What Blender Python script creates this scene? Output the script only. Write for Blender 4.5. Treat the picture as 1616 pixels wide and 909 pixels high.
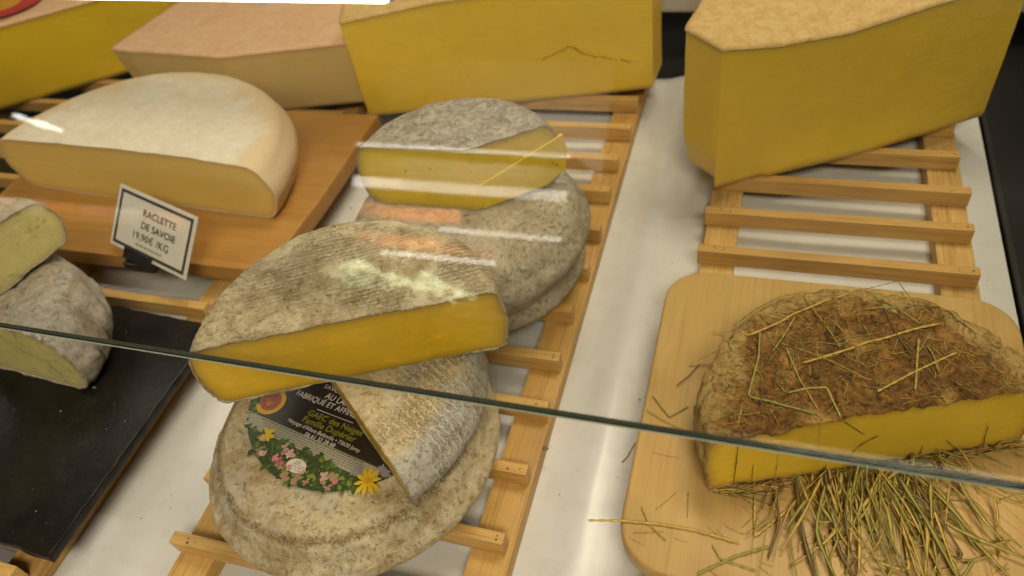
import bpy, bmesh, math, random
import numpy as np
from mathutils import Matrix, Vector

# ------------------------------------------------------------------ scene, camera, light
S = bpy.context.scene
for o in list(bpy.data.objects):
    bpy.data.objects.remove(o)
COL = S.collection
random.seed(7)
RNG = np.random.default_rng(7)

CAM_H = 0.5                                   # metres above the tops of the rack slats (z = 0)
FOC = 1201.1                                  # focal length in pixels of the 1616 px wide photograph
pit, rol, yaw = (math.radians(a) for a in (45.947, 11.808, -24.512))
fw = np.array([math.sin(yaw)*math.cos(pit), math.cos(yaw)*math.cos(pit), -math.sin(pit)])
rt0 = np.array([math.cos(yaw), -math.sin(yaw), 0.0])
dn0 = np.cross(fw, rt0)
rt = math.cos(rol)*rt0 + math.sin(rol)*dn0
dn = -math.sin(rol)*rt0 + math.cos(rol)*dn0
cam_data = bpy.data.cameras.new('camera')
cam = bpy.data.objects.new('camera', cam_data)
COL.objects.link(cam)
m = Matrix.Identity(4)
for r in range(3):
    m[r][0], m[r][1], m[r][2] = rt[r], -dn[r], -fw[r]
m[0][3], m[1][3], m[2][3] = 0, 0, CAM_H
cam.matrix_world = m
cam_data.sensor_width = 36
cam_data.lens = 36*FOC/1616
cam_data.clip_start = 0.02
cam_data.clip_end = 50
cam_data.dof.use_dof = True
cam_data.dof.focus_distance = 0.52
cam_data.dof.aperture_fstop = 5.8
S.camera = cam

W = bpy.data.worlds.new('World')
S.world = W
W.use_nodes = True
W.node_tree.nodes['Background'].inputs[0].default_value = (1.0, 0.88, 0.70, 1)
W.node_tree.nodes['Background'].inputs[1].default_value = 0.022

def area(name, loc, target, sx, sy, power, col=(1.0, 0.90, 0.68)):
    d = bpy.data.lights.new(name, 'AREA')
    d.shape = 'RECTANGLE'; d.size = sx; d.size_y = sy; d.energy = power; d.color = col
    o = bpy.data.objects.new(name, d); COL.objects.link(o)
    o.location = loc
    o.rotation_euler = (Vector(target)-Vector(loc)).to_track_quat('-Z', 'Y').to_euler()
    return o
area('ceiling_light', (0.20, 1.0, 1.8), (-0.15, 0.45, 0), 1.0, 0.35, 17)
area('aisle_light', (0.45, -1.0, 1.9), (-0.15, 0.4, 0), 0.9, 0.4, 28)

S.view_settings.view_transform = 'Standard'
S.view_settings.look = 'None'
S.view_settings.exposure = 0.25
S.view_settings.gamma = 1.0
S.render.engine = 'CYCLES'
S.cycles.transparent_max_bounces = 16
S.cycles.caustics_reflective = False
S.cycles.caustics_refractive = False

# ------------------------------------------------------------------ helpers
def at(px, py, z):
    """point of the horizontal plane z that shows at this pixel of the 1616x909 photograph"""
    d = rt*(px-808)/FOC + dn*(py-454.5)/FOC + fw
    t = (z-CAM_H)/d[2]
    return np.array([0, 0, CAM_H]) + d*t

def on_plane(px, py, p0, n):
    d = rt*(px-808)/FOC + dn*(py-454.5)/FOC + fw
    o = np.array([0, 0, CAM_H])
    return o + d*(np.dot(n, np.asarray(p0)-o)/np.dot(n, d))

def tag(o, label=None, cat=None, group=None, kind=None):
    if label: o['label'] = label
    if cat: o['category'] = cat
    if group: o['group'] = group
    if kind: o['kind'] = kind
    return o

def thing(name, label, cat, loc=(0, 0, 0), group=None):
    o = bpy.data.objects.new(name, None)
    o.empty_display_size = 0.02
    COL.objects.link(o)
    o.location = loc
    return tag(o, label, cat, group)

def link(name, me, mat, parent=None, smooth=True):
    o = bpy.data.objects.new(name, me)
    if mat is not None and not me.materials:
        me.materials.append(mat)
    COL.objects.link(o)
    if parent is not None:
        o.parent = parent
        # geometry is written in world coordinates: cancel the root's offset
        base = Vector((0, 0, 0)); p = parent
        while p is not None:
            base += Vector(p.location); p = p.parent
        o.location = -base
    if smooth:
        me.shade_smooth()
    return o

def mesh(name, V, F):
    me = bpy.data.meshes.new(name)
    me.from_pydata([tuple(map(float, v)) for v in V], [], [tuple(map(int, f)) for f in F])
    me.update()
    return me

def fix(me):
    bm = bmesh.new(); bm.from_mesh(me)
    bmesh.ops.recalc_face_normals(bm, faces=bm.faces)
    bm.to_mesh(me); bm.free()
    return me

# vectorised gradient noise
_perm = RNG.permutation(256); _perm = np.concatenate([_perm, _perm, _perm])
_g = RNG.normal(size=(256, 3)); _g /= np.linalg.norm(_g, axis=1)[:, None]
def perlin(P):
    P = np.asarray(P, float)
    i = np.floor(P).astype(int); f = P-i; i &= 255
    u = f*f*f*(f*(f*6-15)+10)
    out = 0
    for dx in (0, 1):
        for dy in (0, 1):
            for dz in (0, 1):
                h = _perm[_perm[_perm[(i[..., 0]+dx) & 255]+((i[..., 1]+dy) & 255)]+((i[..., 2]+dz) & 255)]
                g = _g[h]
                d = g[..., 0]*(f[..., 0]-dx)+g[..., 1]*(f[..., 1]-dy)+g[..., 2]*(f[..., 2]-dz)
                w = (u[..., 0] if dx else 1-u[..., 0])*(u[..., 1] if dy else 1-u[..., 1])*(u[..., 2] if dz else 1-u[..., 2])
                out = out+d*w
    return out
def fbm(P, oct=4):
    P = np.asarray(P, float); o = 0; a = 1
    for k in range(oct):
        o = o+a*perlin(P*(2**k)+17.3*k); a *= .5
    return o

# ------------------------------------------------------------------ materials
def new_mat(name):
    mt = bpy.data.materials.new(name); mt.use_nodes = True
    nt = mt.node_tree
    return mt, nt, nt.nodes['Principled BSDF']
def N(nt, typ, **kw):
    n = nt.nodes.new(typ)
    for k, v in kw.items():
        if k in n.inputs: n.inputs[k].default_value = v
        else: setattr(n, k, v)
    return n
def noise(nt, vec, scale, detail=4, rough=.55, dist=0.0):
    n = N(nt, 'ShaderNodeTexNoise')
    n.inputs['Scale'].default_value = scale; n.inputs['Detail'].default_value = detail
    n.inputs['Roughness'].default_value = rough; n.inputs['Distortion'].default_value = dist
    if vec is not None: nt.links.new(vec, n.inputs['Vector'])
    return n.outputs['Fac']
def ramp(nt, fac, stops):
    n = N(nt, 'ShaderNodeValToRGB')
    e = n.color_ramp.elements
    while len(e) < len(stops): e.new(.5)
    for k, (p, c) in enumerate(stops):
        e[k].position = p
        e[k].color = (c, c, c, 1) if not hasattr(c, '__len__') else (*c[:3], 1)
    nt.links.new(fac, n.inputs[0])
    return n.outputs['Color']
def mix(nt, fac, a, b, mode='MIX'):
    n = N(nt, 'ShaderNodeMix', data_type='RGBA', blend_type=mode)
    for sock, v in ((n.inputs['Factor'], fac), (n.inputs[6], a), (n.inputs[7], b)):
        if hasattr(v, 'is_linked'): nt.links.new(v, sock)
        elif hasattr(v, '__len__'): sock.default_value = (*v[:3], 1)
        else: sock.default_value = v
    return n.outputs[2]
def mathn(nt, op, a, b=0.0, clamp=False):
    n = N(nt, 'ShaderNodeMath', operation=op, use_clamp=clamp)
    for sock, v in ((n.inputs[0], a), (n.inputs[1], b)):
        if hasattr(v, 'is_linked'): nt.links.new(v, sock)
        else: sock.default_value = v
    return n.outputs[0]
def bump(nt, h, bsdf, strength=.5, dist=.001, prev=None):
    n = N(nt, 'ShaderNodeBump')
    n.inputs['Strength'].default_value = strength; n.inputs['Distance'].default_value = dist
    nt.links.new(h, n.inputs['Height'])
    if prev is not None: nt.links.new(prev, n.inputs['Normal'])
    nt.links.new(n.outputs[0], bsdf.inputs['Normal'])
    return n.outputs[0]
def coords(nt, scale=(1, 1, 1), rot=(0, 0, 0), rand=False):
    tc = N(nt, 'ShaderNodeTexCoord')
    v = tc.outputs['Object']
    if rand:
        oi = N(nt, 'ShaderNodeObjectInfo')
        a = N(nt, 'ShaderNodeVectorMath', operation='ADD')
        s = mathn(nt, 'MULTIPLY', oi.outputs['Random'], 37.0)
        nt.links.new(v, a.inputs[0]); nt.links.new(s, a.inputs[1]); v = a.outputs[0]
    mp = N(nt, 'ShaderNodeMapping')
    mp.inputs['Scale'].default_value = scale; mp.inputs['Rotation'].default_value = rot
    nt.links.new(v, mp.inputs['Vector'])
    return mp.outputs[0]

def plain(name, col, rough=.5, spec=.5, metal=0.0, emit=None, es=0):
    mt, nt, b = new_mat(name)
    b.inputs['Base Color'].default_value = (*col, 1); b.inputs['Roughness'].default_value = rough
    b.inputs['Specular IOR Level'].default_value = spec; b.inputs['Metallic'].default_value = metal
    if emit:
        b.inputs['Emission Color'].default_value = (*emit, 1); b.inputs['Emission Strength'].default_value = es
    return mt

def wood(name, c1, c2, axis, rough=.5, scale=1.0, dark=(.16, .08, .025), spec=.35, grain=.55):
    mt, nt, b = new_mat(name)
    sc = [140*scale]*3; sc[axis] = 7*scale
    v = coords(nt, sc, rand=True)
    n1 = noise(nt, v, 1.0, 5, .6, .6)
    sc2 = [420*scale]*3; sc2[axis] = 14*scale
    n2 = noise(nt, coords(nt, sc2, rand=True), 1.0, 3, .6)
    big = noise(nt, coords(nt, (9, 9, 9), rand=True), 1.0, 3)
    c = mix(nt, ramp(nt, n1, [(.3, 0.0), (.7, 1.0)]), c1, c2)
    c = mix(nt, ramp(nt, n2, [(.50, 0.0), (.72, grain)]), c, dark)
    c = mix(nt, ramp(nt, big, [(.48, 0.0), (.72, .45)]), c, dark)
    oi = N(nt, 'ShaderNodeObjectInfo')
    c = mix(nt, mathn(nt, 'MULTIPLY', oi.outputs['Random'], .45), c, (c2[0]*.75, c2[1]*.66, c2[2]*.55))
    ks = [11*scale]*3; ks[axis] = 5*scale
    kv = N(nt, 'ShaderNodeTexVoronoi'); kv.inputs['Scale'].default_value = 1.0
    nt.links.new(coords(nt, [q*3.2 for q in ks], rand=True), kv.inputs['Vector'])
    kn = ramp(nt, kv.outputs['Distance'], [(.05, .8), (.10, .35), (.16, 0.0)])
    ksel = ramp(nt, noise(nt, coords(nt, (8, 8, 8), rand=True), 1.0, 1), [(.55, 0.0), (.6, 1.0)])
    c = mix(nt, mathn(nt, 'MULTIPLY', kn, ksel), c, (.20, .09, .03))
    nt.links.new(c, b.inputs['Base Color'])
    b.inputs['Roughness'].default_value = rough
    b.inputs['Specular IOR Level'].default_value = spec
    bump(nt, n2, b, .25, .0006)
    return mt

def paste(name, c_in, c_edge, rough=.38, mottled=.25, holes=0.0, sss=.2, scale=1.0, veins=None):
    """cut cheese: even body, a darker under-rind band (attribute 'edge'), fine knife marks and mottling"""
    mt, nt, b = new_mat(name)
    v = coords(nt)
    big = noise(nt, v, 22*scale, 4, .55, .4)
    mid = noise(nt, v, 110*scale, 4, .6)
    knife = noise(nt, coords(nt, (14, 14, 420)), 1.0, 3, .5)
    dk = tuple(x*.72 for x in c_in)
    c = mix(nt, mathn(nt, 'MULTIPLY', ramp(nt, big, [(.35, 0.0), (.7, 1.0)]), mottled), c_in, dk)
    drag = noise(nt, coords(nt, (18, 18, 260), (.25, .15, .3)), 1.0, 4, .6, .3)
    c = mix(nt, mathn(nt, 'MULTIPLY', ramp(nt, drag, [(.48, 0.0), (.68, 1.0)]), mottled*.8), c, tuple(x*.8 for x in c_in))
    lt = tuple(min(1, x*1.18+.012) for x in c_in)
    c = mix(nt, mathn(nt, 'MULTIPLY', ramp(nt, mid, [(.5, 0.0), (.75, 1.0)]), mottled), c, lt)
    at_ = N(nt, 'ShaderNodeAttribute', attribute_name='edge')
    e = mathn(nt, 'POWER', at_.outputs['Fac'], 1.8)
    c = mix(nt, e, c, c_edge)
    h = mathn(nt, 'ADD', mathn(nt, 'ADD', mathn(nt, 'MULTIPLY', knife, .35), mathn(nt, 'MULTIPLY', drag, .8)), mid)
    if veins:
        vn = noise(nt, v, 95, 4, .65, 1.2)
        vm = ramp(nt, vn, [(.57, 0.0), (.64, 1.0)])
        c = mix(nt, mathn(nt, 'MULTIPLY', vm, .5), c, veins)
    if holes:
        vo = N(nt, 'ShaderNodeTexVoronoi'); vo.inputs['Scale'].default_value = 95*scale
        nt.links.new(v, vo.inputs['Vector'])
        hm = ramp(nt, vo.outputs['Distance'], [(.10, 1.0), (.17, 0.0)])
        sel = ramp(nt, noise(nt, v, 60, 2), [(.55, 0.0), (.6, 1.0)])
        hm = mathn(nt, 'MULTIPLY', mathn(nt, 'MULTIPLY', hm, sel), holes)
        c = mix(nt, hm, c, tuple(x*.45 for x in c_in))
        h = mathn(nt, 'SUBTRACT', h, mathn(nt, 'MULTIPLY', hm, 2.0))
    nt.links.new(c, b.inputs['Base Color'])
    b.inputs['Roughness'].default_value = rough
    b.inputs['Specular IOR Level'].default_value = .35
    b.inputs['Subsurface Weight'].default_value = sss
    b.inputs['Subsurface Radius'].default_value = (1.0, .6, .15)
    b.inputs['Subsurface Scale'].default_value = .006
    bump(nt, h, b, .35, .0010)
    return mt

def rind(name, base, pale, dark, brown, stripes=None, patch=.5, speck=.6, bump_s=.9, rough=.85, mould=None, mscale=1.0, rim=None, rimw=.85, rimn=.9, crease=None):
    """washed / grey mould rind: pale bloom, grey, brown specks; optional cloth imprint stripes along an angle"""
    mt, nt, b = new_mat(name)
    v = coords(nt)
    big = noise(nt, v, 13*mscale, 8, .68, 1.2)
    mid = noise(nt, v, 95*mscale, 7, .75, .8)
    fine = noise(nt, v, 520*mscale, 5, .75)
    c = mix(nt, ramp(nt, mid, [(.40, 0.0), (.58, 1.0)]), base, pale)
    c = mix(nt, mathn(nt, 'MULTIPLY', ramp(nt, big, [(.5, 0.0), (.66, 1.0)]), patch), c, brown)
    if mould:
        mo = noise(nt, v, 24*mscale, 4, .55, .2)
        c = mix(nt, ramp(nt, mo, [(.56, 0.0), (.7, .85)]), c, mould)
    if rim:
        ra = N(nt, 'ShaderNodeAttribute', attribute_name='rim')
        rf = mathn(nt, 'ADD', ra.outputs['Fac'], mathn(nt, 'MULTIPLY', mathn(nt, 'SUBTRACT', big, .5), rimn))
        c = mix(nt, ramp(nt, rf, [(.42, 0.0), (.75, rimw)]), c, rim)
    if crease:
        ra = N(nt, 'ShaderNodeAttribute', attribute_name='rim')
        rf = mathn(nt, 'ADD', ra.outputs['Fac'], mathn(nt, 'MULTIPLY', mathn(nt, 'SUBTRACT', mid, .5), .25))
        cr = mathn(nt, 'MULTIPLY', ramp(nt, rf, [(.60, 0.0), (.68, 1.0), (.74, 1.0), (.82, 0.0)]), ramp(nt, fine, [(.4, .2), (.58, .95)]))
        c = mix(nt, cr, c, crease)
    sp = mathn(nt, 'MULTIPLY', ramp(nt, fine, [(.54, 0.0), (.66, .9)]), ramp(nt, big, [(.40, .25), (.62, 1.0)]))
    c = mix(nt, mathn(nt, 'MULTIPLY', sp, speck), c, dark)
    pit = ramp(nt, noise(nt, v, 210*mscale, 6, .8, .5), [(.56, 0.0), (.66, 1.0)])
    c = mix(nt, mathn(nt, 'MULTIPLY', mathn(nt, 'MULTIPLY', pit, ramp(nt, big, [(.46, .0), (.66, .9)])), speck*.6), c, dark)
    h = mathn(nt, 'ADD', mathn(nt, 'MULTIPLY', mid, 1.0), mathn(nt, 'SUBTRACT', mathn(nt, 'MULTIPLY', fine, .7), mathn(nt, 'MULTIPLY', pit, .5)))
    if stripes:
        ang, freq, amt, (mx, my, mr) = stripes
        w = N(nt, 'ShaderNodeTexWave', wave_type='BANDS', bands_direction='X')
        w.inputs['Scale'].default_value = freq; w.inputs['Distortion'].default_value = 6.0
        w.inputs['Detail'].default_value = 4; w.inputs['Detail Scale'].default_value = 5.0; w.inputs['Detail Roughness'].default_value = .65
        nt.links.new(coords(nt, (1, 1, 1), (0, 0, ang)), w.inputs['Vector'])
        msk = ramp(nt, noise(nt, v, 26, 3, .5), [(.46, 0.0), (.60, 1.0)])
        g = mathn(nt, 'MULTIPLY', ramp(nt, w.outputs['Fac'], [(.30, 1.0), (.72, 0.0)]), msk)
        c = mix(nt, mathn(nt, 'MULTIPLY', mathn(nt, 'MULTIPLY', g, ramp(nt, fine, [(.35, .25), (.6, 1.0)])), amt), c, dark)
        h = mathn(nt, 'SUBTRACT', h, mathn(nt, 'MULTIPLY', g, .9))
    nt.links.new(c, b.inputs['Base Color'])
    b.inputs['Roughness'].default_value = rough
    b.inputs['Specular IOR Level'].default_value = .2
    bump(nt, h, b, bump_s, .0016)
    return mt

M_pine = wood('pine_along_x', (.68, .44, .15), (.58, .34, .095), 0)
M_piney = wood('pine_along_y', (.68, .44, .15), (.58, .34, .095), 1)
M_bamboo = wood('bamboo_board', (.62, .42, .16), (.54, .34, .11), 1, .45, .8, grain=.22)
M_oak = wood('orange_board', (.54, .30, .08), (.44, .22, .05), 0, .42, .6, grain=.3)
M_yellow = paste('yellow_paste', (.82, .51, .018), (.38, .24, .03), mottled=.45, rough=.3)
M_tomme = paste('tomme_paste', (.80, .57, .06), (.42, .30, .06), holes=.9, mottled=.35)
M_comte = paste('comte_paste', (.80, .55, .055), (.46, .30, .06), mottled=.16, sss=.08)
M_beaufort = paste('beaufort_paste', (.73, .50, .055), (.42, .28, .05), mottled=.16, sss=.08)
M_racl = paste('raclette_paste', (.80, .57, .16), (.60, .38, .11), mottled=.2)
M_pinkp = paste('pale_paste', (.64, .47, .18), (.46, .29, .12), mottled=.2)
M_blue = paste('green_veined_paste', (.76, .66, .27), (.52, .44, .19), mottled=.5, veins=(.22, .23, .07), holes=.5)
M_hayp = paste('hay_cheese_paste', (.84, .57, .045), (.46, .27, .04), rough=.3, sss=.15)

G = dict(base=(.46, .36, .20), pale=(.66, .55, .36), dark=(.12, .075, .028), brown=(.29, .18, .06))
M_rind_front = rind('rind_front_half', **G, stripes=(-2.077, 82, .55, (0, 0, 1)), patch=.6, speck=.85)
M_rind_mid = rind('rind_mid_half', base=(.54, .42, .23), pale=(.72, .60, .38), dark=(.12, .07, .02), brown=(.30, .18, .06), stripes=(-1.03, 62, .4, (0, 0, 1)), patch=.4, speck=.7, mould=(.50, .49, .44), rim=(.52, .51, .46), rimw=.7)
M_rind_bottom = rind('rind_bottom_wheel', base=(.50, .39, .21), pale=(.68, .57, .37), dark=(.15, .09, .03), brown=(.27, .16, .045), patch=.65, speck=.5, mould=(.54, .50, .40), crease=(.20, .13, .05))
M_rind_grey = rind('rind_grey', base=(.40, .33, .22), pale=(.54, .46, .33), dark=(.09, .065, .035), brown=(.22, .17, .09), patch=.4, speck=.5, mould=(.40, .36, .29))
M_rind_ash = rind('rind_ash', base=(.30, .25, .18), pale=(.50, .44, .34), dark=(.08, .06, .04), brown=(.20, .15, .08), patch=.4, speck=.6)
M_rind_blue = rind('rind_wrinkled_grey', base=(.42, .37, .29), pale=(.55, .50, .42), dark=(.10, .09, .07), brown=(.34, .23, .13), patch=.8, speck=.9)
M_rind_racl = rind('rind_white', base=(.70, .61, .46), pale=(.76, .68, .54), dark=(.40, .27, .14), brown=(.62, .38, .17), patch=.25, speck=.2, bump_s=.3, rim=(.70, .52, .30), rimw=.8, rimn=1.9)
M_rind_pink = rind('rind_pink', base=(.66, .39, .22), pale=(.70, .46, .28), dark=(.40, .22, .11), brown=(.60, .34, .15), patch=.4, speck=.12, bump_s=.25)
M_rind_tan = rind('rind_tan', base=(.58, .37, .13), pale=(.68, .47, .20), dark=(.34, .19, .05), brown=(.56, .35, .12), patch=.3, speck=.15, bump_s=.4)
M_rind_hay = rind('rind_hay_brown', base=(.14, .065, .018), pale=(.37, .18, .045), dark=(.035, .018, .008), brown=(.10, .042, .012), patch=.75, speck=.7, mould=(.62, .36, .10), bump_s=1.0, rough=.4, mscale=1.5, rim=(.62, .42, .15), rimw=.8, rimn=2.6)

def deck_mat():
    mt, nt, b = new_mat('white_sheet')
    v = coords(nt)
    n = noise(nt, coords(nt, (9, 3, 9)), 1.0, 3, .5, .5)
    f = noise(nt, v, 60, 4)
    c = mix(nt, ramp(nt, f, [(.48, 0.0), (.8, .30)]), (.63, .61, .575), (.45, .39, .31))
    nt.links.new(c, b.inputs['Base Color'])
    b.inputs['Roughness'].default_value = .3
    bump(nt, n, b, .5, .012)
    return mt
M_deck = deck_mat()
def slate_mat():
    mt, nt, b = new_mat('slate_dark')
    v = coords(nt)
    n = noise(nt, v, 30, 6, .65, .4); f = noise(nt, v, 240, 4, .7)
    sp = ramp(nt, noise(nt, v, 330, 2, .5), [(.72, 0.0), (.76, 1.0)])
    c = mix(nt, ramp(nt, n, [(.35, 0.0), (.7, 1.0)]), (.007, .0055, .0045), (.017, .013, .010))
    c = mix(nt, mathn(nt, 'MULTIPLY', sp, .12), c, (.3, .25, .17))
    nt.links.new(c, b.inputs['Base Color'])
    b.inputs['Roughness'].default_value = .36; b.inputs['Specular IOR Level'].default_value = .3
    bump(nt, mathn(nt, 'ADD', n, mathn(nt, 'MULTIPLY', f, .2)), b, .5, .0015)
    return mt
M_slate = slate_mat()
M_black = plain('black_trim', (.010, .009, .008), .4)
M_wallwhite = plain('white_panel', (.55, .50, .43), .5)
M_alu = plain('brushed_aluminium', (.55, .55, .55), .35, metal=1.0)
M_print_black = plain('printed_black', (.022, .016, .012), .35)
M_print_white = plain('printed_white', (.66, .62, .54), .5)
M_print_grey = plain('printed_grey', (.30, .27, .23), .5)
M_ink = plain('sign_ink', (.05, .045, .04), .5)
M_plastic = plain('black_plastic', (.012, .011, .010), .4)

# ------------------------------------------------------------------ the setting
def box_mesh(name, lo, hi, bev=.0):
    bm = bmesh.new()
    bmesh.ops.create_cube(bm, size=1)
    for v in bm.verts:
        v.co = Vector([(lo[k]+hi[k])/2+v.co[k]*(hi[k]-lo[k]) for k in range(3)])
    if bev:
        bmesh.ops.bevel(bm, geom=bm.edges[:], offset=bev, segments=2, profile=.6, affect='EDGES')
    me = bpy.data.meshes.new(name); bm.to_mesh(me); bm.free()
    return me
ZD = -0.034
def sheet():
    nx, ny = 150, 110
    X = np.linspace(-.80, .221, nx); Y = np.linspace(-.05, .856, ny)
    gx, gy = np.meshgrid(X, Y, indexing='ij')
    z = ZD + .0022*perlin(np.stack([gx*9, gy*4, gx*0+3], -1))
    z += (.007+.004*perlin(np.stack([gx*0+2, gy*7, gx*0], -1)))*np.exp(-((gx+.093+.008*perlin(np.stack([gx*0+8, gy*6, gx*0], -1)))/.018)**2)
    z += .006*np.exp(-((gx+.44)/.02)**2)*(.6+perlin(np.stack([gx*0+5, gy*8, gx*0], -1)))
    z -= .010*np.clip((gy-.83)/.03, 0, 1)**2
    V = np.stack([gx, gy, z], -1).reshape(-1, 3)
    F = [(i*ny+j, (i+1)*ny+j, (i+1)*ny+j+1, i*ny+j+1) for i in range(nx-1) for j in range(ny-1)]
    return mesh('white_sheet', V, F)
tag(link('display_deck', sheet(), M_deck), kind='structure')
tag(link('case_floor', box_mesh('case_floor', (-1.8, -.3, -.15), (.60, 1.3, -.052)), M_black, smooth=False), kind='structure')
tag(link('dark_tray', box_mesh('dark_tray', (-1.8, -.05, -.051), (-.803, .9, ZD-.0006), .003), M_black, smooth=False), kind='structure')
tag(link('side_trim', box_mesh('side_trim', (.2235, -.05, -.0515), (.30, .95, -.030), .004), M_black, smooth=False), kind='structure')
tag(link('side_wall', box_mesh('side_wall', (.305, -.05, -.0515), (.33, 1.1, .35), .004), M_black, smooth=False), kind='structure')
tag(link('rear_ledge', box_mesh('rear_ledge', (-1.8, .93, .009), (.30, 1.05, .034), .004), M_wallwhite, smooth=False), kind='structure')
tag(link('rear_wall', box_mesh('rear_wall', (-1.8, 1.055, -.05), (.30, 1.08, .5), .002), M_wallwhite, smooth=False), kind='structure')
tag(link('rear_gap_panel', box_mesh('rear_gap_panel', (-1.8, 1.03, -.0515), (.30, 1.05, .006)), M_black, smooth=False), kind='structure')

# ------------------------------------------------------------------ racks
def make_rack(label, x0, x1, ys, y0, y1):
    root = thing('slatted_rack', label, 'wooden rack', (x0, y0, ZD), 'slatted wooden racks on the white sheet')
    for rx in (x0+.002, x1-.030-.002+.004):
        me = box_mesh('rail', (0, 0, 0), (.030, y1-y0, .0163), .001)
        o = bpy.data.objects.new('rail', me); me.materials.append(M_piney); COL.objects.link(o)
        o.parent = root; o.location = (rx-x0, 0, .0005)
        me.shade_smooth()
        me.set_sharp_from_angle(angle=.6)
    L = x1-x0
    sm = box_mesh('slat', (0, 0, -.0165), (L, .0095, 0), .0009)
    sm.materials.append(M_pine)
    # nail dots near both ends, no two slats alike
    def nails():
        bm = bmesh.new()
        for sx in (random.uniform(.004, .024), random.uniform(.004, .024), random.uniform(.004, .024), L-random.uniform(.004, .024), L-random.uniform(.004, .024)):
            rr = random.uniform(.0005, .0010); y = random.uniform(.002, .007)
            bm.faces.new([bm.verts.new((sx+rr*math.cos(a), y+rr*math.sin(a), .0002)) for a in np.linspace(0, 6.28, 9)[:-1]])
        nm = bpy.data.meshes.new('nail_heads'); bm.to_mesh(nm); bm.free(); nm.materials.append(M_ink)
        return nm
    nms = [nails() for _ in range(4)]
    for y in ys:
        o = bpy.data.objects.new('slat', sm); COL.objects.link(o)
        o.parent = root
        dx = random.uniform(-.0025, .0025)
        o.location = (dx, y-y0, -ZD); o.rotation_euler = (0, 0, random.uniform(-.010, .010))
        n = bpy.data.objects.new('nail_heads', random.choice(nms)); COL.objects.link(n); n.parent = o; n['kind'] = 'stuff'
    return root
P = .0538
make_rack('slatted pine rack in the middle, carrying the two stacks of grey cheeses', -.388, -.138,
          [.1015, .152, .2046, .2575, .317, .366]+[.366+.0538*k for k in range(1, 9)], .085, .835)
make_rack('slatted pine rack at the right, under the hay covered cheese and the tall wedge', -.0418, .188,
          [.5101+.0531*k for k in range(-7, 6)], .125, .795)
make_rack('slatted pine rack at the left, under the slate slab and the honey coloured board', -.728, -.495,
          [.369+.0535*k for k in range(-5, 9)], .09, .82)
make_rack('slatted pine rack in the far left corner, under the deep yellow cheese', -1.09, -.84,
          [.369+.0535*k for k in range(-2, 9)], .25, .82)

# ------------------------------------------------------------------ boards, slate
def slab(name, outline, z0, z1, bev, mat, jag=0.0):
    bm = bmesh.new()
    vs = [bm.verts.new((x, y, z0)) for x, y in outline]
    f = bm.faces.new(vs)
    r = bmesh.ops.extrude_face_region(bm, geom=[f])
    for v in r['geom']:
        if isinstance(v, bmesh.types.BMVert): v.co.z = z1
    bmesh.ops.recalc_face_normals(bm, faces=bm.faces)
    if bev:
        es = [e for e in bm.edges if abs(e.verts[0].co.z-e.verts[1].co.z) < 1e-6]
        bmesh.ops.bevel(bm, geom=es, offset=bev, segments=3, profile=.5, affect='EDGES')
    if jag:
        for v in bm.verts:
            n = perlin(np.array([[v.co.x*60, v.co.y*60, v.co.z*90]]))[0]
            v.co.x += jag*n; v.co.y += jag*perlin(np.array([[v.co.x*55+9, v.co.y*70, v.co.z*90]]))[0]
    me = bpy.data.meshes.new(name); bm.to_mesh(me); bm.free()
    o = link(name, me, mat)
    me.set_sharp_from_angle(angle=.7)
    return o
def rrect(x0, y0, x1, y1, r, n=10):
    out = []
    for cx, cy, a in ((x1-r, y1-r, 0), (x0+r, y1-r, 90), (x0+r, y0+r, 180), (x1-r, y0+r, 270)):
        for k in range(n+1):
            t = math.radians(a+90*k/n); out.append((cx+r*math.cos(t), cy+r*math.sin(t)))
    return out
tag(slab('cutting_board', rrect(-.0615, .199, .201, .468, .034), .0008, .018, .003, M_bamboo),
    'pale bamboo cutting board with rounded corners under the hay covered cheese', 'board')
tag(slab('serving_board', [(-.84, .405), (-.437, .409), (-.430, .52), (-.428, .668), (-.84, .668)], .0008, .020, .0015, M_oak),
    'honey coloured wooden board under the white rinded half cheese', 'board')
def dense(pts, step=.004):
    out = []
    for a, b in zip(pts, pts[1:]+pts[:1]):
        n = max(1, int(math.dist(a, b)/step))
        out += [(a[0]+(b[0]-a[0])*k/n, a[1]+(b[1]-a[1])*k/n) for k in range(n)]
    return out
tag(slab('slate_slab', dense([(-.78, .122), (-.5151, .120), (-.4665, .117), (-.4635, .23), (-.4605, .345), (-.5761, .352), (-.78, .356)]),
         .0008, .0105, .0012, M_slate, .0022),
    'dark slate slab with a chipped edge under the green veined cheeses', 'slate')

# ------------------------------------------------------------------ cheeses made by turning a profile
def profile(h, rr, bulge, dome=.0, nt=60, nc=7, ns=14, nb=14, sag=0.0):
    """rows (s, off, z): radius = s*(R-rr)+off"""
    P_ = []
    for s in np.linspace(0, 1, nt):
        P_.append((s, 0, h+dome*(1-s*s)))
    for a in np.linspace(0, 1, nc+1)[1:]:
        t = a*math.pi/2*.85
        P_.append((1, rr*math.sin(t), h-rr+rr*math.cos(t)))
    o1, z1 = P_[-1][1], P_[-1][2]
    for t in np.linspace(0, 1, ns+1)[1:]:
        P_.append((1, o1+bulge*math.sin(math.pi*t), z1+(h-z1-z1)*t*1.0 if False else z1+((h-z1)-z1)*t))
    for a in np.linspace(1, 0, nc+1)[1:]:
        t = a*math.pi/2*.85
        P_.append((1, rr*math.sin(t), rr-rr*math.cos(t)))
    for s in np.linspace(1, 0, nb)[1:]:
        P_.append((s, 0, 0.0))
    return np.array(P_)

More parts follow.
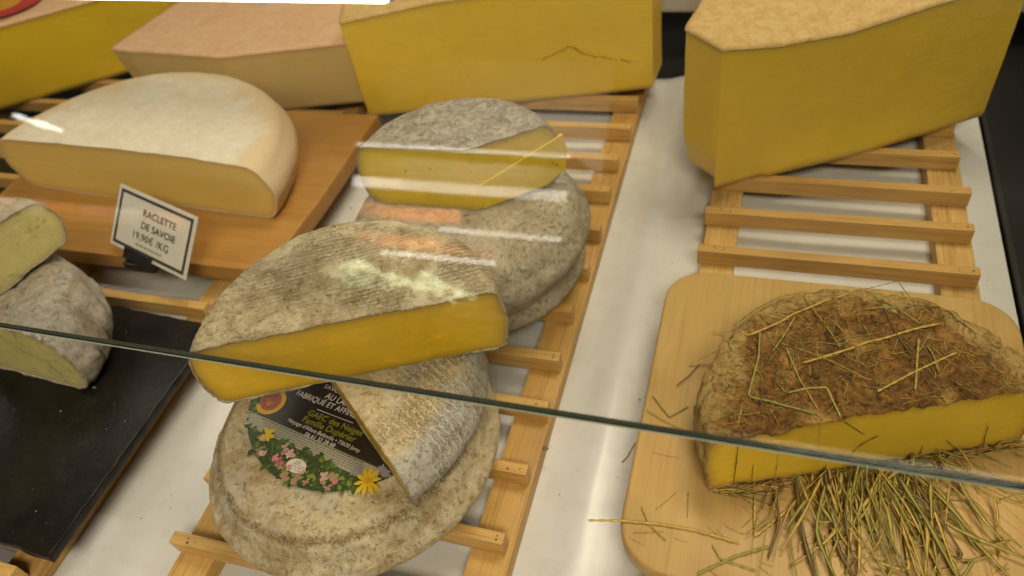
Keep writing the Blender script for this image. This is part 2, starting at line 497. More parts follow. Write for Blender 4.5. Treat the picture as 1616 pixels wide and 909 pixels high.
def turned(root, apex, z0, prof, rr, Rf, a0, a1, nth, disp, thick, rmat, pmat, tilt=None, jag=.0007, rind_name='rind'):
    full = abs(a1-a0) > 359.9
    th = np.radians(np.linspace(a0, a1, nth+1))
    if full: th = th[:-1]
    R = np.array([Rf(t) for t in th])
    r = prof[None, :, 0]*(R[:, None]-rr)+prof[None, :, 1]
    X = apex[0]+r*np.cos(th)[:, None]; Y = apex[1]+r*np.sin(th)[:, None]
    Z = z0+np.repeat(prof[None, :, 2], len(th), 0)
    B = np.stack([X, Y, Z], -1)
    # profile normals
    dz = np.gradient(prof[:, 2]); dr = np.gradient(r, axis=1)
    nr = -dz[None, :]*np.ones_like(r); nz = dr
    ln = np.sqrt(nr**2+nz**2)+1e-9; nr, nz = -dz[None, :]/ln*1.0, dr/ln
    Nn = np.stack([nr*np.cos(th)[:, None], nr*np.sin(th)[:, None], nz], -1)
    Nn[:, 0] = (0, 0, 1); Nn[:, -1] = (0, 0, -1)
    d = disp(B, Nn)
    d[:, 0] = d[:, 0].mean(); d[:, -1] = d[:, -1].mean()
    d[:, -8:] *= .15                                    # the underside stays on its support
    O = B+Nn*d[..., None]
    I = O-Nn*thick
    nt_, npf = len(th), len(prof)
    rimv = np.clip((r/R[:, None]-.66)/.34, 0, 1)
    def tl(A):
        if tilt is None: return A
        c, ax, an = tilt
        Mx = np.array(Matrix.Rotation(an, 3, Vector(ax))); c = np.array(c)
        return (A-c)@Mx.T+c
    F = []
    rng = nt_ if full else nt_-1
    for i in range(rng):
        k = (i+1) % nt_
        for j in range(npf-1):
            F.append((i*npf+j, i*npf+j+1, k*npf+j+1, k*npf+j))
    if full:
        me = fix(mesh(rind_name, tl(O.reshape(-1, 3)), F))
        me.attributes.new('rim', 'FLOAT', 'POINT').data.foreach_set('value', rimv.reshape(-1).astype(np.float32))
        return link(rind_name, me, rmat, root)
    # rind with thickness at the cut, the cut edge a little ragged
    O2 = O.copy(); I2 = I.copy()
    for i, sg in ((0, -1), (nt_-1, 1)):
        tn = np.array([-math.sin(th[i]), math.cos(th[i]), 0])*sg
        j1 = fbm(O[i]*[420, 420, 420]+5*i, 3)*jag*1.6+jag*.7
        j2 = fbm(I[i]*[380, 380, 380]+9+i, 3)*jag*1.2+jag*.2
        j1[0] = j1[-1] = j2[0] = j2[-1] = jag*.5
        O2[i] += tn*j1[:, None]; I2[i] += tn*j2[:, None]
    V = np.concatenate([O2.reshape(-1, 3), I2.reshape(-1, 3)])
    n0 = nt_*npf
    F2 = list(F)+[tuple(n0+q for q in reversed(f)) for f in F]
    for i in (0, nt_-1):
        for j in range(npf-1):
            F2.append((i*npf+j, i*npf+j+1, n0+i*npf+j+1, n0+i*npf+j))
    me = fix(mesh(rind_name, tl(V), F2))
    me.attributes.new('rim', 'FLOAT', 'POINT').data.foreach_set('value', np.concatenate([rimv.reshape(-1)]*2).astype(np.float32))
    ro = link(rind_name, me, rmat, root)
    # paste: body plus cut faces with a band of under-rind colour
    Ip = O-Nn*(thick*.93)
    V = list(Ip.reshape(-1, 3)); F3 = list(F); edge = [1.0]*len(V)
    for i in (0, nt_-1):
        base = len(V)
        pts = Ip[i]
        rings = []
        cdir = np.array([math.cos(th[i]), math.sin(th[i])])
        rad0 = (pts[:, :2]-np.array(apex))@cdir
        zm = (pts[0, 2]+pts[-1, 2])/2; hh = (pts[0, 2]-pts[-1, 2])/2; rm = rad0.max()
        tn_ = np.array([-math.sin(th[i]), math.cos(th[i])])*(-1 if i == 0 else 1)
        for dd, ev in ((0, 1.0), (.0025, .72), (.006, .38), (.011, 0.0)):
            rad = rad0*(1-dd/rm); zz = zm+(pts[:, 2]-zm)*(1-dd/hh)
            q = np.stack([apex[0]+rad*cdir[0], apex[1]+rad*cdir[1], zz], -1)
            rings.append(len(V)); V += list(q); edge += [ev]*npf
        for a, b in zip(rings, rings[1:]):
            for j in range(npf-1):
                F3.append((a+j, a+j+1, b+j+1, b+j))
        F3.append(tuple(rings[-1]+j for j in range(npf)))
    me = mesh('paste', tl(np.array(V)), F3)
    bm = bmesh.new(); bm.from_mesh(me)
    bmesh.ops.recalc_face_normals(bm, faces=bm.faces)
    bmesh.ops.triangulate(bm, faces=[f for f in bm.faces if len(f.verts) > 4])
    bm.to_mesh(me); bm.free()
    a = me.attributes.new('edge', 'FLOAT', 'POINT')
    a.data.foreach_set('value', np.array(edge, dtype=np.float32))
    po = link('paste', me, pmat, root)
    me.set_sharp_from_angle(angle=.9)
    return ro, po

def circ_R(apex, c, R):
    ax, ay = apex[0]-c[0], apex[1]-c[1]
    def f(t):
        bx = ax*math.cos(t)+ay*math.sin(t)
        return -bx+math.sqrt(max(0, bx*bx-(ax*ax+ay*ay-R*R)))
    return f
def rough(a_big, a_mid, a_fine, ridge=None, seed=0.0):
    def d(B, Nn):
        o = a_big*fbm(B*18+seed, 2)+a_mid*fbm(B*70+seed*2, 3)+a_fine*fbm(B*330+seed, 2)
        if ridge:
            ang, freq, amp = ridge
            w = np.sin((B[..., 0]*math.cos(ang)+B[..., 1]*math.sin(ang))*freq+2.2*perlin(B*40+seed))
            mk = np.clip(perlin(B*22+seed+4)*2.2+.5, 0, 1)*(Nn[..., 2] > .6)
            o = o+amp*w*mk
        return o
    return d

# front stack, from the bottom up
zt = .056
root = thing('whole_cheese', 'whole grey brown tomme wheel with a flowery round label, bottom of the front stack', 'cheese', (-.2655, .247, 0))
turned(root, (-.2655, .247), .0003, profile(zt, .021, .0075, .0015, nt=70, ns=18), .021, lambda t: .1025*(1+.008*math.sin(2*t+.6)+.005*math.sin(3*t)),
       0, 360, 300, lambda B, Nn: rough(.0022, .0014, .0005, seed=1.0)(B, Nn)*np.clip((np.hypot(B[..., 0]+.2655, B[..., 1]-.247)-.060)/.022, .06, 1), 0, M_rind_bottom, None)
WHEEL_FRONT = root

A = np.array((-.2143, .2146)); Dv = np.array((.0691, -.056)); Dv = Dv/np.linalg.norm(Dv)
ap = A-Dv*.062
ang = math.degrees(math.atan2(Dv[1], Dv[0]))
root = thing('cheese_half', 'half tomme with pale crusty rind, between the labelled cheese and the cut half above', 'cheese', (ap[0], ap[1], .058))
turned(root, tuple(ap), .0588, profile(.040, .014, .004, .0015, nt=70), .014, lambda t: .101*(1+.012*math.sin(3*t)), ang, ang+180, 200,
       rough(.0014, .0010, .0004, (1.03, 1220, .0003), seed=2.0), .0012, M_rind_mid, M_yellow)

root = thing('cheese_half', 'half tomme with ridged grey rind and deep yellow cut face, top of the front stack', 'cheese', (-.243, .258, .1))
turned(root, (-.2405, .2590), .0995, profile(.056, .0095, .003, .001, nt=80), .0095, lambda t: .1015*(1+.008*math.sin(3*t+1)), 24, 204, 240,
       rough(.0016, .0011, .0004, (2.077, 1610, .0003), seed=3.0), .0011, M_rind_front, M_yellow, jag=.0017)

# rear stack in the middle
root = thing('whole_cheese', 'whole dark grey tomme wheel at the bottom of the rear stack', 'cheese', (-.234, .458, 0))
turned(root, (-.233, .458), .0003, profile(.036, .014, .005, .001, nt=30), .014, lambda t: .0915*(1+.012*math.sin(2*t)), 0, 360, 180,
       rough(.002, .0012, .0004, seed=4.0), 0, M_rind_grey, None)
root = thing('whole_cheese', 'whole grey tomme wheel carrying the small cut tomme, upper of its two wheels', 'cheese', (-.232, .443, .05))
turned(root, (-.232, .447), .0368, profile(.059, .022, .006, .002, nt=60), .022, lambda t: .0985*(1+.014*math.sin(2*t+1)), 0, 360, 200,
       rough(.002, .0012, .0004, seed=5.0), 0, M_rind_grey, None)
root = thing('cut_cheese', 'small ash grey tomme with a wedge cut away, on top of the rear stack', 'cheese', (-.21, .434, .1))
apx = (-.212, .434)
turned(root, apx, .0972, profile(.060, .016, .003, .002, nt=60), .016, circ_R(apx, (-.2245, .4315), .0865), 38, 180, 200,
       rough(.0014, .0012, .0004, seed=6.0), .0010, M_rind_ash, M_tomme)
# lower part of the right cut face stands proud: a second, shallower knife cut
u = np.array((math.cos(math.radians(38)), math.sin(math.radians(38)), 0)); nn = np.array((u[1], -u[0], 0)); a3 = np.array((*apx, 0))
poly = [(.004, .003), (.06, .003), (.078, .012), (.0815, .030), (.079, .046), (.004, .026)]
V = [a3+u*s+np.array((0, 0, .0972+z))+nn*k for k in (-.001, .0017) for s, z in poly]
n_ = len(poly)
F = [tuple(range(n_)), tuple(range(n_, 2*n_))]+[(i, (i+1) % n_, n_+(i+1) % n_, n_+i) for i in range(n_)]
link('cut_ledge', fix(mesh('cut_ledge', V, F)), M_tomme, root, smooth=False)

# raclette half wheel
root = thing('cheese_half', 'white rinded half cheese wheel lying on the honey coloured board behind the price sign', 'cheese', (-.622, .487, .02))
turned(root, (-.634, .489), .0203, profile(.068, .020, .006, .004, nt=60), .020, lambda t: .164+.014*abs(math.cos(t))**2, -3.0, 177.0, 200,
       rough(.002, .0006, .00015, seed=7.0), .0014, M_rind_racl, M_racl, jag=.0003)

# green veined cheeses on the slate
root = thing('cheese_half', 'half cheese with wrinkled grey rind standing on the slate, under the green veined piece', 'cheese', (-.62, .262, .0105))
def wrinkle(B, Nn):
    q = B*[30, 30, 14]
    q = q+.5*np.stack([perlin(q*.7), perlin(q*.7+5), perlin(q*.7+9)], -1)
    return .0030*fbm(B*26, 3)+.0010*fbm(B*110, 2)-.0030*np.exp(-(perlin(q)/.09)**2)+.0005*fbm(B*260, 2)
turned(root, (-.618, .262), .0108, profile(.076, .026, .004, .003, nt=50), .026, lambda t: .094*(1+.02*math.sin(5*t)), -4, 176, 200, wrinkle, .0014, M_rind_blue, M_blue, jag=.0016)
root = thing('cheese_piece', 'green veined cheese piece with yellow green cut face, top of the stack on the slate', 'cheese', (-.60, .28, .09))
apb = (-.612, .262)
turned(root, apb, .0900, profile(.052, .014, .003, .002, nt=50), .014, lambda t: .102, 74, 250, 160, rough(.003, .0026, .0010, seed=8.0), .0012, M_rind_grey, M_blue, jag=.0016)

# hay covered half
root = thing('cheese_half', 'half cheese with mottled brown hay rind and bright yellow cut face on the bamboo board', 'cheese', (.087, .299, .018))
turned(root, (.0885, .3005), .0186, profile(.062, .011, .003, .003, nt=80), .011, lambda t: .1055+.006*max(0, math.sin(t-.375)), 21.5, 201.5, 260,
       lambda B, Nn: rough(.004, .0036, .0012, seed=9.0)(B, Nn)-.0022*np.exp(-(perlin(B*[55, 38, 40]+.4*perlin(B*30)[..., None])/.10)**2), .0012, M_rind_hay, M_hayp, jag=.0013)

# ------------------------------------------------------------------ big block cheeses
def block(root, loop, side_mat, top_mat, step=.004, M_=50, sidefun=None, sag=None, rind_t=.0034, topamp=.0012, bevel_in=.0):
    """loop: [(x, y, ztop, zbot)] counter-clockwise; sides are one dense grid, the rind lies on top"""
    pts = []
    for a, b in zip(loop, loop[1:]+loop[:1]):
        n = max(2, int(math.dist(a[:2], b[:2])/step))
        for k in range(n):
            t = k/n; pts.append([a[q]+(b[q]-a[q])*t for q in range(4)])
    Pn = np.array(pts); n = len(Pn)
    if sag is not None: Pn[:, 2] += sag(Pn)
    tan = np.roll(Pn[:, :2], -2, 0)-np.roll(Pn[:, :2], 2, 0)
    nrm = np.stack([tan[:, 1], -tan[:, 0]], -1); nrm /= np.linalg.norm(nrm, axis=1)[:, None]
    vv = np.linspace(0, 1, M_)
    Vg = np.zeros((n, M_, 3))
    Vg[..., :2] = Pn[:, None, :2]; Vg[..., 2] = Pn[:, None, 3]+(Pn[:, 2]-rind_t*.5-Pn[:, 3])[:, None]*vv[None, :]
    off = .0009*fbm(Vg*22, 2)+.00025*fbm(Vg*120, 2)
    off -= .006*np.clip(1-vv/.06, 0, 1)[None, :]**2*.4
    if sidefun is not None: off = off+sidefun(Vg)
    Vg[..., :2] += nrm[:, None, :]*off[..., None]
    V = list(Vg.reshape(-1, 3))
    F = [(i*M_+j, ((i+1) % n)*M_+j, ((i+1) % n)*M_+j+1, i*M_+j+1) for i in range(n) for j in range(M_-1)]
    F.append(tuple(i*M_+M_-1 for i in range(n))); F.append(tuple(i*M_ for i in reversed(range(n))))
    me = mesh('paste', V, F)
    ed = np.zeros((n, M_)); hgt = (Pn[:, 2]-Pn[:, 3])[:, None]
    dtop = (1-vv)[None, :]*hgt; dbot = vv[None, :]*hgt
    ed = np.clip(1-np.minimum(dtop, dbot*1.3)/.012, 0, 1)
    a = me.attributes.new('edge', 'FLOAT', 'POINT'); a.data.foreach_set('value', ed.reshape(-1).astype(np.float32))
    po = link('paste', fix(me), side_mat, root); me.set_sharp_from_angle(angle=.55)
    # rind cap
    K = 40
    c = Pn[:, :3].mean(0)
    rows = []
    for k in range(K):
        s = 1-k/K
        q = c[None, :]+(Pn[:, :3]-c)*s
        e = min(1, k/3)
        z = q[:, 2]+topamp*fbm(q*60, 3)*e+.0004*fbm(q*300, 2)+.003*(1-s*s)
        if k == 0: z = q[:, 2]-.0006
        rows.append(np.stack([q[:, 0], q[:, 1], z], -1))
    sk = np.stack([Pn[:, 0], Pn[:, 1], Pn[:, 2]-rind_t], -1)
    for arr, oo in ((sk, .0014), (rows[0], .0010)):
        arr[:, :2] += nrm*(oo+Vg_off(off[:, -1])+.0010*fbm(np.stack([Pn[:, 0]*300, Pn[:, 1]*300, Pn[:, 2]*300], -1), 2))[:, None]
    A_ = np.stack([sk]+rows)
    V = list(A_.reshape(-1, 3)); V.append(np.array([c[0], c[1], rows[-1][:, 2].mean()]))
    F = [(r*n+i, r*n+(i+1) % n, (r+1)*n+(i+1) % n, (r+1)*n+i) for r in range(K) for i in range(n)]
    F += [(K*n+i, K*n+(i+1) % n, len(V)-1) for i in range(n)]
    ro = link('rind', fix(mesh('rind', V, F)), top_mat, root)
    return po, ro
def Vg_off(x): return x

def frame(a, b):
    a = np.array(a); b = np.array(b); e = (b-a)/np.linalg.norm(b-a)
    return a, e
# tall wedge at the right
a, e = frame((-.0369, .5966), (.2046, .7309))
nv = np.array((-e[1], e[0]))                                    # away from the viewer
def fpt(s, d=0): q = a+e*s+nv*d; return (q[0], q[1])
root = thing('cheese_wedge', 'tall olive yellow cheese wedge with tan rind at the right end of the case', 'cheese', (.08, .68, 0))
loop = [(*fpt(0), .1550, .0006), (*fpt(.05), .1450, .0006), (*fpt(.115), .1405, .0006), (*fpt(.165), .1440, .0006), (*fpt(.2), .1465, .0006), (*fpt(.283), .149, .0015),
        (*fpt(.288, .14), .15, .0006), (*fpt(.10, .19), .154, .0006), (-.0707, .6285, .1555, .0006)]
def heel(V):
    # the heel side is gently hollow, the big cut sags
    z = V[..., 2]
    s = (V[..., :2]-a)@e; d = (V[..., :2]-a)@nv
    hollow = (.001*np.sin(np.clip(z/.155, 0, 1)*math.pi)-.010*np.clip(1-z/.045, 0, 1)**1.5)*((s < .02) & (d > .003))
    low = .006*np.exp(-(z/.03)**2)*((s > .05) & (d < .01))*np.sin(np.clip(s/.28, 0, 1)*math.pi)
    return hollow+low
block(root, loop, M_beaufort, M_rind_tan, sidefun=heel, topamp=.0022)
# big block in the middle
a2, e2 = frame((-.449, .69), (-.173, .754)); n2 = np.array((-e2[1], e2[0]))
def gpt(s, d=0): q = a2+e2*s+n2*d; return (q[0], q[1])
root = thing('cheese_block', 'big yellow hard cheese block with a crack in its cut face, back middle', 'cheese', (-.28, .78, 0))
crack = [(.214, .0548), (.222, .0577), (.2275, .0590), (.231, .0612), (.2375, .0628), (.2426, .0658), (.249, .0640), (.2535, .0585), (.2575, .0552), (.264, .0540), (.272, .0502), (.281, .0495), (.291, .0460), (.300, .0448), (.312, .0398)]
CW = [.0004, .0005, .0006, .0008, .0011, .0016, .0026, .0028, .0020, .0014, .0010, .0007, .0005, .0004]
def crackfun(V):
    s = (V[..., :2]-a2)@e2; d = (V[..., :2]-a2)@n2; z = V[..., 2]
    best = np.full(s.shape, 9.0); wid = np.full(s.shape, .001)
    for k, ((s0, z0), (s1, z1)) in enumerate(zip(crack, crack[1:])):
        L2 = (s1-s0)**2+(z1-z0)**2
        t = np.clip(((s-s0)*(s1-s0)+(z-z0)*(z1-z0))/L2, 0, 1)
        dd = np.hypot(s-s0-t*(s1-s0), z-z0-t*(z1-z0))
        w = CW[k]*.65
        upd = dd < best
        best = np.where(upd, dd, best); wid = np.where(upd, w, wid)
    best = best+.0010*perlin(np.stack([s*300, z*300, s*0], -1))
    g = -.007*np.clip(1-best/wid, 0, 1)
    lip = .0015*np.exp(-(best/.010)**2)*(z > np.interp(s, [q[0] for q in crack], [q[1] for q in crack]))*0.5
    knife = -.0005*np.exp(-((s-(.095+.35*(.125-z)))/.0012)**2)*(z > .03)
    return (g+lip+knife)*(d < .006)*(s > -.01)
loop = [(*gpt(-.004), .1262, .0006), (*gpt(.1), .137, .0006), (*gpt(.2), .141, .0006), (*gpt(.2887), .142, .0006), (*gpt(.335, -.002), .142, .004),
        (*gpt(.348, .04), .142, .004), (*gpt(.33, .16), .142, .0006), (*gpt(.02, .16), .142, .0006), (*gpt(-.004, .03), .130, .0006)]
block(root, loop, M_comte, M_rind_tan, step=.0011, M_=130, sidefun=crackfun)
# pink rinded half behind the raclette
root = thing('cheese_half', 'pink rinded cheese with pale cut face behind the white rinded half', 'cheese', (-.62, .76, 0))
loop = [(-.800, .697, .084, .012), (-.79, .694, .085, .004), (-.6255, .682, .085, .0006), (-.45, .7235, .085, .0006), (-.435, .76, .085, .0006), (-.46, .90, .085, .0006), (-.62, .925, .085, .0006), (-.735, .90, .085, .0006), (-.772, .82, .085, .0006)]
def pb(V): return .012*np.sin(np.clip(V[..., 2]/.085, 0, 1)*math.pi)*((V[..., 1] > .71) & (V[..., 0] < -.6))-.012*(1-np.clip(V[..., 2]/.085, 0, 1))*(V[..., 0] < -.77)
block(root, loop, M_pinkp, M_rind_pink, sidefun=pb, topamp=.0012)
# deep yellow block in the far left corner
root = thing('cheese_block', 'deep yellow cheese block with a red label on top in the far left corner', 'cheese', (-.95, .8, 0))
loop = [(-1.20, .545, .111, .0006), (-1.026, .665, .111, .0006), (-.886, .762, .111, .0006), (-.80, .822, .111, .0006), (-.83, .93, .111, .0006), (-1.0, .92, .111, .0006), (-1.25, .80, .111, .0006)]
YEL = root
M_deep = paste('deep_yellow_paste', (.68, .46, .02), (.34, .22, .03), mottled=.2, sss=.08)
block(root, loop, M_deep, M_rind_pink)
def ellipse(c, ax, bx, by, z, n=40):
    ax = np.array(ax)/np.linalg.norm(ax); ay = np.array((-ax[1], ax[0]))
    return [(*(np.array(c)+ax*bx*math.cos(t)+ay*by*math.sin(t)), z) for t in np.linspace(0, 2*math.pi, n+1)[:-1]]
cst = at(2, 8, .1155)[:2]
M_red = plain('label_red', (.50, .035, .03), .4)
M_orange = plain('label_orange', (.62, .30, .02), .4)
st = link('sticker', mesh('sticker', ellipse(cst, (1, .4), .060, .046, .1165), [tuple(range(40))]), M_red, YEL, False)
link('sticker_centre', mesh('sticker_centre', ellipse(cst, (1, .4), .030, .024, .1167), [tuple(range(40))]), M_orange, st, False)

# ------------------------------------------------------------------ flat printed things: text helper
def text_mesh(s, p0, p1, up=None, fit=True, size=None, normal=(0, 0, 1), bold=0.0, xh=1.0):
    """text from p0 to p1 (its baseline ends) lying in the plane with this normal"""
    cu = bpy.data.curves.new('t', 'FONT'); cu.body = s; cu.resolution_u = 3; cu.offset = bold
    ob = bpy.data.objects.new('t', cu); COL.objects.link(ob)
    dg = bpy.context.evaluated_depsgraph_get(); dg.update()
    me = bpy.data.meshes.new_from_object(ob.evaluated_get(dg))
    bpy.data.objects.remove(ob); bpy.data.curves.remove(cu)
    me.materials.clear()
    n = len(me.vertices); co = np.zeros(n*3); me.vertices.foreach_get('co', co); co = co.reshape(-1, 3)
    p0 = np.array(p0, float); p1 = np.array(p1, float); ex = p1-p0; L = np.linalg.norm(ex); ex /= L
    nz = np.array(normal, float); ey = np.cross(nz, ex)
    w = co[:, 0].max()-co[:, 0].min(); k = L/w
    q = p0+np.outer((co[:, 0]-co[:, 0].min())*k, ex)+np.outer(co[:, 1]*k*xh, ey)
    me.vertices.foreach_set('co', q.reshape(-1)); me.update()
    return me

# round label on the front bottom wheel -------------------------------------------------
LZ = zt+.0024
def L_(zx, zy, dz=0.0):
    """pixel of a 4.547x enlargement of the label -> point on the label"""
    return at(370+zx/4.547, 590+zy/4.547, LZ+dz)
def circle3(p, q, r):
    A2 = 2*np.array([q-p, r-p]); y = np.array([q@q-p@p, r@r-p@p]); c = np.linalg.solve(A2, y); return c, np.linalg.norm(c-p)
lc, lr = np.array((-.2655, .2700)), .0815
xd = L_(905, 445)[:2]-L_(525, 285)[:2]; xd /= np.linalg.norm(xd); yd = np.array((-xd[1], xd[0]))
def loc2(p): d = np.array(p)[:2]-lc; return np.array((d@xd, d@yd))
WC = np.array((-.2655, .247))
def wld(x, y, dz=0):
    q = lc+xd*x+yd*y; d = q-WC; l = np.linalg.norm(d)
    if l > .088: q = WC+d*.088/l
    return (q[0], q[1], LZ+dz)
#print('LABEL', lc, lr, 'on wheel offset', lc-np.array((-.2655, .247)))
def flat(name, pts, mat, parent, dz):
    return link(name, mesh(name, [wld(x, y, dz) for x, y in pts], [tuple(range(len(pts)))]), mat, parent, False)
def disc_part(y_lo, y_hi, n=60):
    out = []
    ts = np.linspace(-math.pi, math.pi, 400)
    P2 = [(lr*math.cos(t), lr*math.sin(t)) for t in ts]
    up = [p for p in P2 if y_lo <= p[1] <= y_hi]
    rts = sorted([p for p in up if p[0] > 0], key=lambda p: p[1]); lfs = sorted([p for p in up if p[0] <= 0], key=lambda p: -p[1])
    return rts+lfs
M_leaf = [plain('print_leaf', c, .45) for c in ((.05, .09, .02), (.09, .15, .02), (.03, .055, .015), (.17, .22, .03))]
M_pink = [plain('print_pink', c, .45) for c in ((.50, .17, .16), (.58, .30, .27), (.40, .10, .10))]
M_yel = plain('print_yellow', (.68, .45, .01), .45)
M_lime = plain('print_lime', (.22, .24, .015), .45)
M_lilac = plain('print_lilac', (.27, .24, .24), .45)
lab = flat('label', disc_part(-lr, lr), plain('label_ground', (.045, .06, .02), .4), WHEEL_FRONT, 0)
yb0 = loc2(L_(200, 300))[1]; yb1 = loc2(L_(150, 350))[1]
yA = loc2(L_(620, 475))[1]; yB = loc2(L_(400, 520))[1]
ya_hi = loc2(L_(520, 455))[1]
y_band_top = loc2(L_(600, 480))[1]; y_band_bot = loc2(L_(560, 590))[1]
def clipx(pts, x0, x1=9): return [(min(max(x, x0), x1), y) for x, y in pts]
xl = loc2(L_(185, 250))[0]-.004
flat('black_panel', clipx(disc_part(y_band_top, lr*.98), xl), M_print_black, lab, .0002)
flat('white_band', clipx(disc_part(y_band_bot, y_band_top), xl-.004, loc2(L_(1060, 690))[0]), plain('print_pale_band', (.36, .34, .25), .5), lab, .00025)
def seal(cx, cy):
    c = L_(cx, cy); x, y = loc2(c); r = .0116
    circ = lambda rr, n=40: [(x+rr*math.cos(t), y+rr*math.sin(t)) for t in np.linspace(0, 6.2832, n+1)[:-1]]
    flat('seal', circ(r), plain('seal_yellow', (.58, .33, .02), .4), lab, .0005)
    flat('seal_disc', circ(r*.70), plain('seal_red', (.30, .055, .02), .4), lab, .0007)
    # rays and stars of the seal
    V = []; F = []
    def quad(p, q, w):
        p = np.array(p); q = np.array(q); d = q-p; d /= np.linalg.norm(d); nn_ = np.array((-d[1], d[0]))*w
        b = len(V)
        for s in (p-nn_, q-nn_, q+nn_, p+nn_): V.append(wld(s[0], s[1], .0009))
        F.append((b, b+1, b+2, b+3))
    for k in range(6):
        t0 = -2.4+.35*k; q0 = (x-.1*r+r*.1*k*.2, y-.45*r)
        prev = q0
        for s in np.linspace(.15, 1, 6):
            nx = (x+r*(-.42+.16*k)*s*1.0, y-.45*r+s*r*(.55+.10*math.sin(k*1.3)))
            quad(prev, nx, r*.018); prev = nx
    for k in range(12):
        t = k*math.pi/6
        quad((x+r*.57*math.cos(t), y+r*.57*math.sin(t)), (x+r*.63*math.cos(t), y+r*.63*math.sin(t)), r*.03)
    link('seal_emblem', mesh('seal_emblem', V, F), plain('seal_gold', (.55, .33, .05), .4), lab, False)['kind'] = 'stuff'
seal(265, 200)
LT = [("AU LAIT CRU", (645, 170), (930, 290), M_print_white, 0, 1.15), ("FABRIQUÉ ET AFFINÉ", (438, 150), (862, 318), M_print_white, 0, 1.1),
      ("SAVOIE", (640, 98), (775, 155), M_print_white, 0, .9),
      ("GAEC des Neiges", (520, 293), (908, 447), M_lime, .012, 1.0), ("Famille Dupérier", (482, 340), (856, 492), M_lime, .012, 1.0),
      ("Noyage d'Allant-Belleville • 73630 Jarsy", (380, 340), (893, 565), M_print_white, 0, 1.05), ("06 61 33 28 68", (500, 440), (712, 528), M_print_white, .004, 1.0)]
for s, p, q, mt_, bo, xh in LT:
    link('printed_text', text_mesh(s, L_(*p, .0006), L_(*q, .0006), bold=bo, xh=xh), mt_, lab, False)
p, q = L_(590, 255, .0006), L_(850, 355, .0006)
x0_, y0_ = loc2(p); x1_, y1_ = loc2(q)
flat('rule_line', [(x0_, y0_), (x1_, y1_), (x1_, y1_+.0004), (x0_, y0_+.0004)], M_print_white, lab, .0006)
# rows of unreadable small print on the pale band
V = []; F = []
for row in range(5):
    y = y_band_top-(y_band_top-y_band_bot)*(.18+.16*row); x = xl+.012+.003*row
    while x < loc2(L_(1000, 690))[0]-.012:
        w = random.uniform(.001, .0035); hh = .0007 if row == 0 else .0004
        b = len(V)
        for xx, yy in ((x, y), (x+w, y), (x+w, y+hh), (x, y+hh)): V.append(wld(xx, yy, .0005))
        F.append((b, b+1, b+2, b+3)); x += w+.0007
link('small_print', mesh('small_print', V, F), M_ink, lab, False)['kind'] = 'stuff'
# flowers and leaves printed along the lower rim
def petals(name, cx, cy, n, r, w, mat, dz, jit=.15, parent=None):
    V = []; F = []
    for k in range(n):
        t = 2*math.pi*k/n+random.uniform(-jit, jit); rr = r*random.uniform(.8, 1.1)
        c, s = math.cos(t), math.sin(t); b = len(V)
        for f, ww in ((0, .2), (.35, .8), (.65, 1), (1, .1), (.65, -1), (.35, -.8), (0, -.2)):
            V.append(wld(cx+c*rr*f-s*w*ww, cy+s*rr*f+c*w*ww, dz+.00002*k))
        F.append(tuple(range(b, b+7)))
    return link(name, mesh(name, V, F), mat, parent or lab, False)
leafV = [([], []) for _ in M_leaf]
cnt = 0
while cnt < 520:
    t = random.uniform(math.pi*.75, math.pi*1.92); rr = lr*math.sqrt(random.uniform(.3, .99))
    x, y = rr*math.cos(t), rr*math.sin(t)
    if y > y_band_bot+.001 and x > xl+.001: continue
    cnt += 1
    V, F = random.choices(leafV, (4, 3, 4, 1.5))[0]
    a_ = random.uniform(0, 6.28); L = random.uniform(.0025, .0065); w_ = L*random.uniform(.18, .34)
    c, s_ = math.cos(a_), math.sin(a_); b = len(V)
    for f, ww in ((0, 0), (.3, .8), (.6, 1), (1, 0), (.6, -1), (.3, -.8)):
        V.append(wld(x+c*L*f-s_*w_*ww, y+s_*L*f+c*w_*ww, .0003+.0000006*cnt))
    F.append(tuple(range(b, b+6)))
for (V, F), mt_ in zip(leafV, M_leaf):
    link('printed_leaves', mesh('printed_leaves', V, F), mt_, lab, False)['kind'] = 'stuff'
M_pink += [plain('print_pink', c, .45) for c in ((.46, .30, .24), (.55, .22, .24), (.34, .20, .13), (.60, .46, .40))]
for k in range(90):
    t = random.uniform(math.pi*1.02, math.pi*1.80); rr = lr*random.uniform(.66, .97)
    x, y = rr*math.cos(t), rr*math.sin(t)
    if y > y_band_bot-.003: continue
    r = random.uniform(.0022, .0052)
    petals('printed_flower', x, y, random.choice((4, 5, 6)), r, r*random.uniform(.26, .42), random.choice(M_pink), .0007+.000004*k, .6)
x, y = loc2(L_(240, 440)); petals('printed_flower', x, y, 7, .0065, .0016, M_yel, .0009, .4)
x, y = loc2(L_(955, 775)); fl = petals('printed_flower', x, y, 10, .0118, .0015, M_yel, .0011, .18)
petals('printed_flower', x, y, 8, .003, .0012, M_orange, .0014)
for zx, zy in ((900, 690), (1060, 690), (1090, 720), (870, 700)):
    x, y = loc2(L_(zx, zy)); petals('printed_flower', x, y, 7, .0045, .001, M_lilac, .0009)
x, y = loc2(L_(448, 665))
flat('stamp', [(x+.0078*math.cos(t), y+.0052*math.sin(t)) for t in np.linspace(0, 6.2832, 33)[:-1]], M_print_white, lab, .0010)
for s, (p, q) in {'FR': ((430, 648), (470, 662)), '73 190': ((405, 660), (495, 695)), 'CE': ((425, 690), (462, 704))}.items():
    link('printed_text', text_mesh(s, L_(*p, .0013), L_(*q, .0013)), M_print_grey, lab, False)

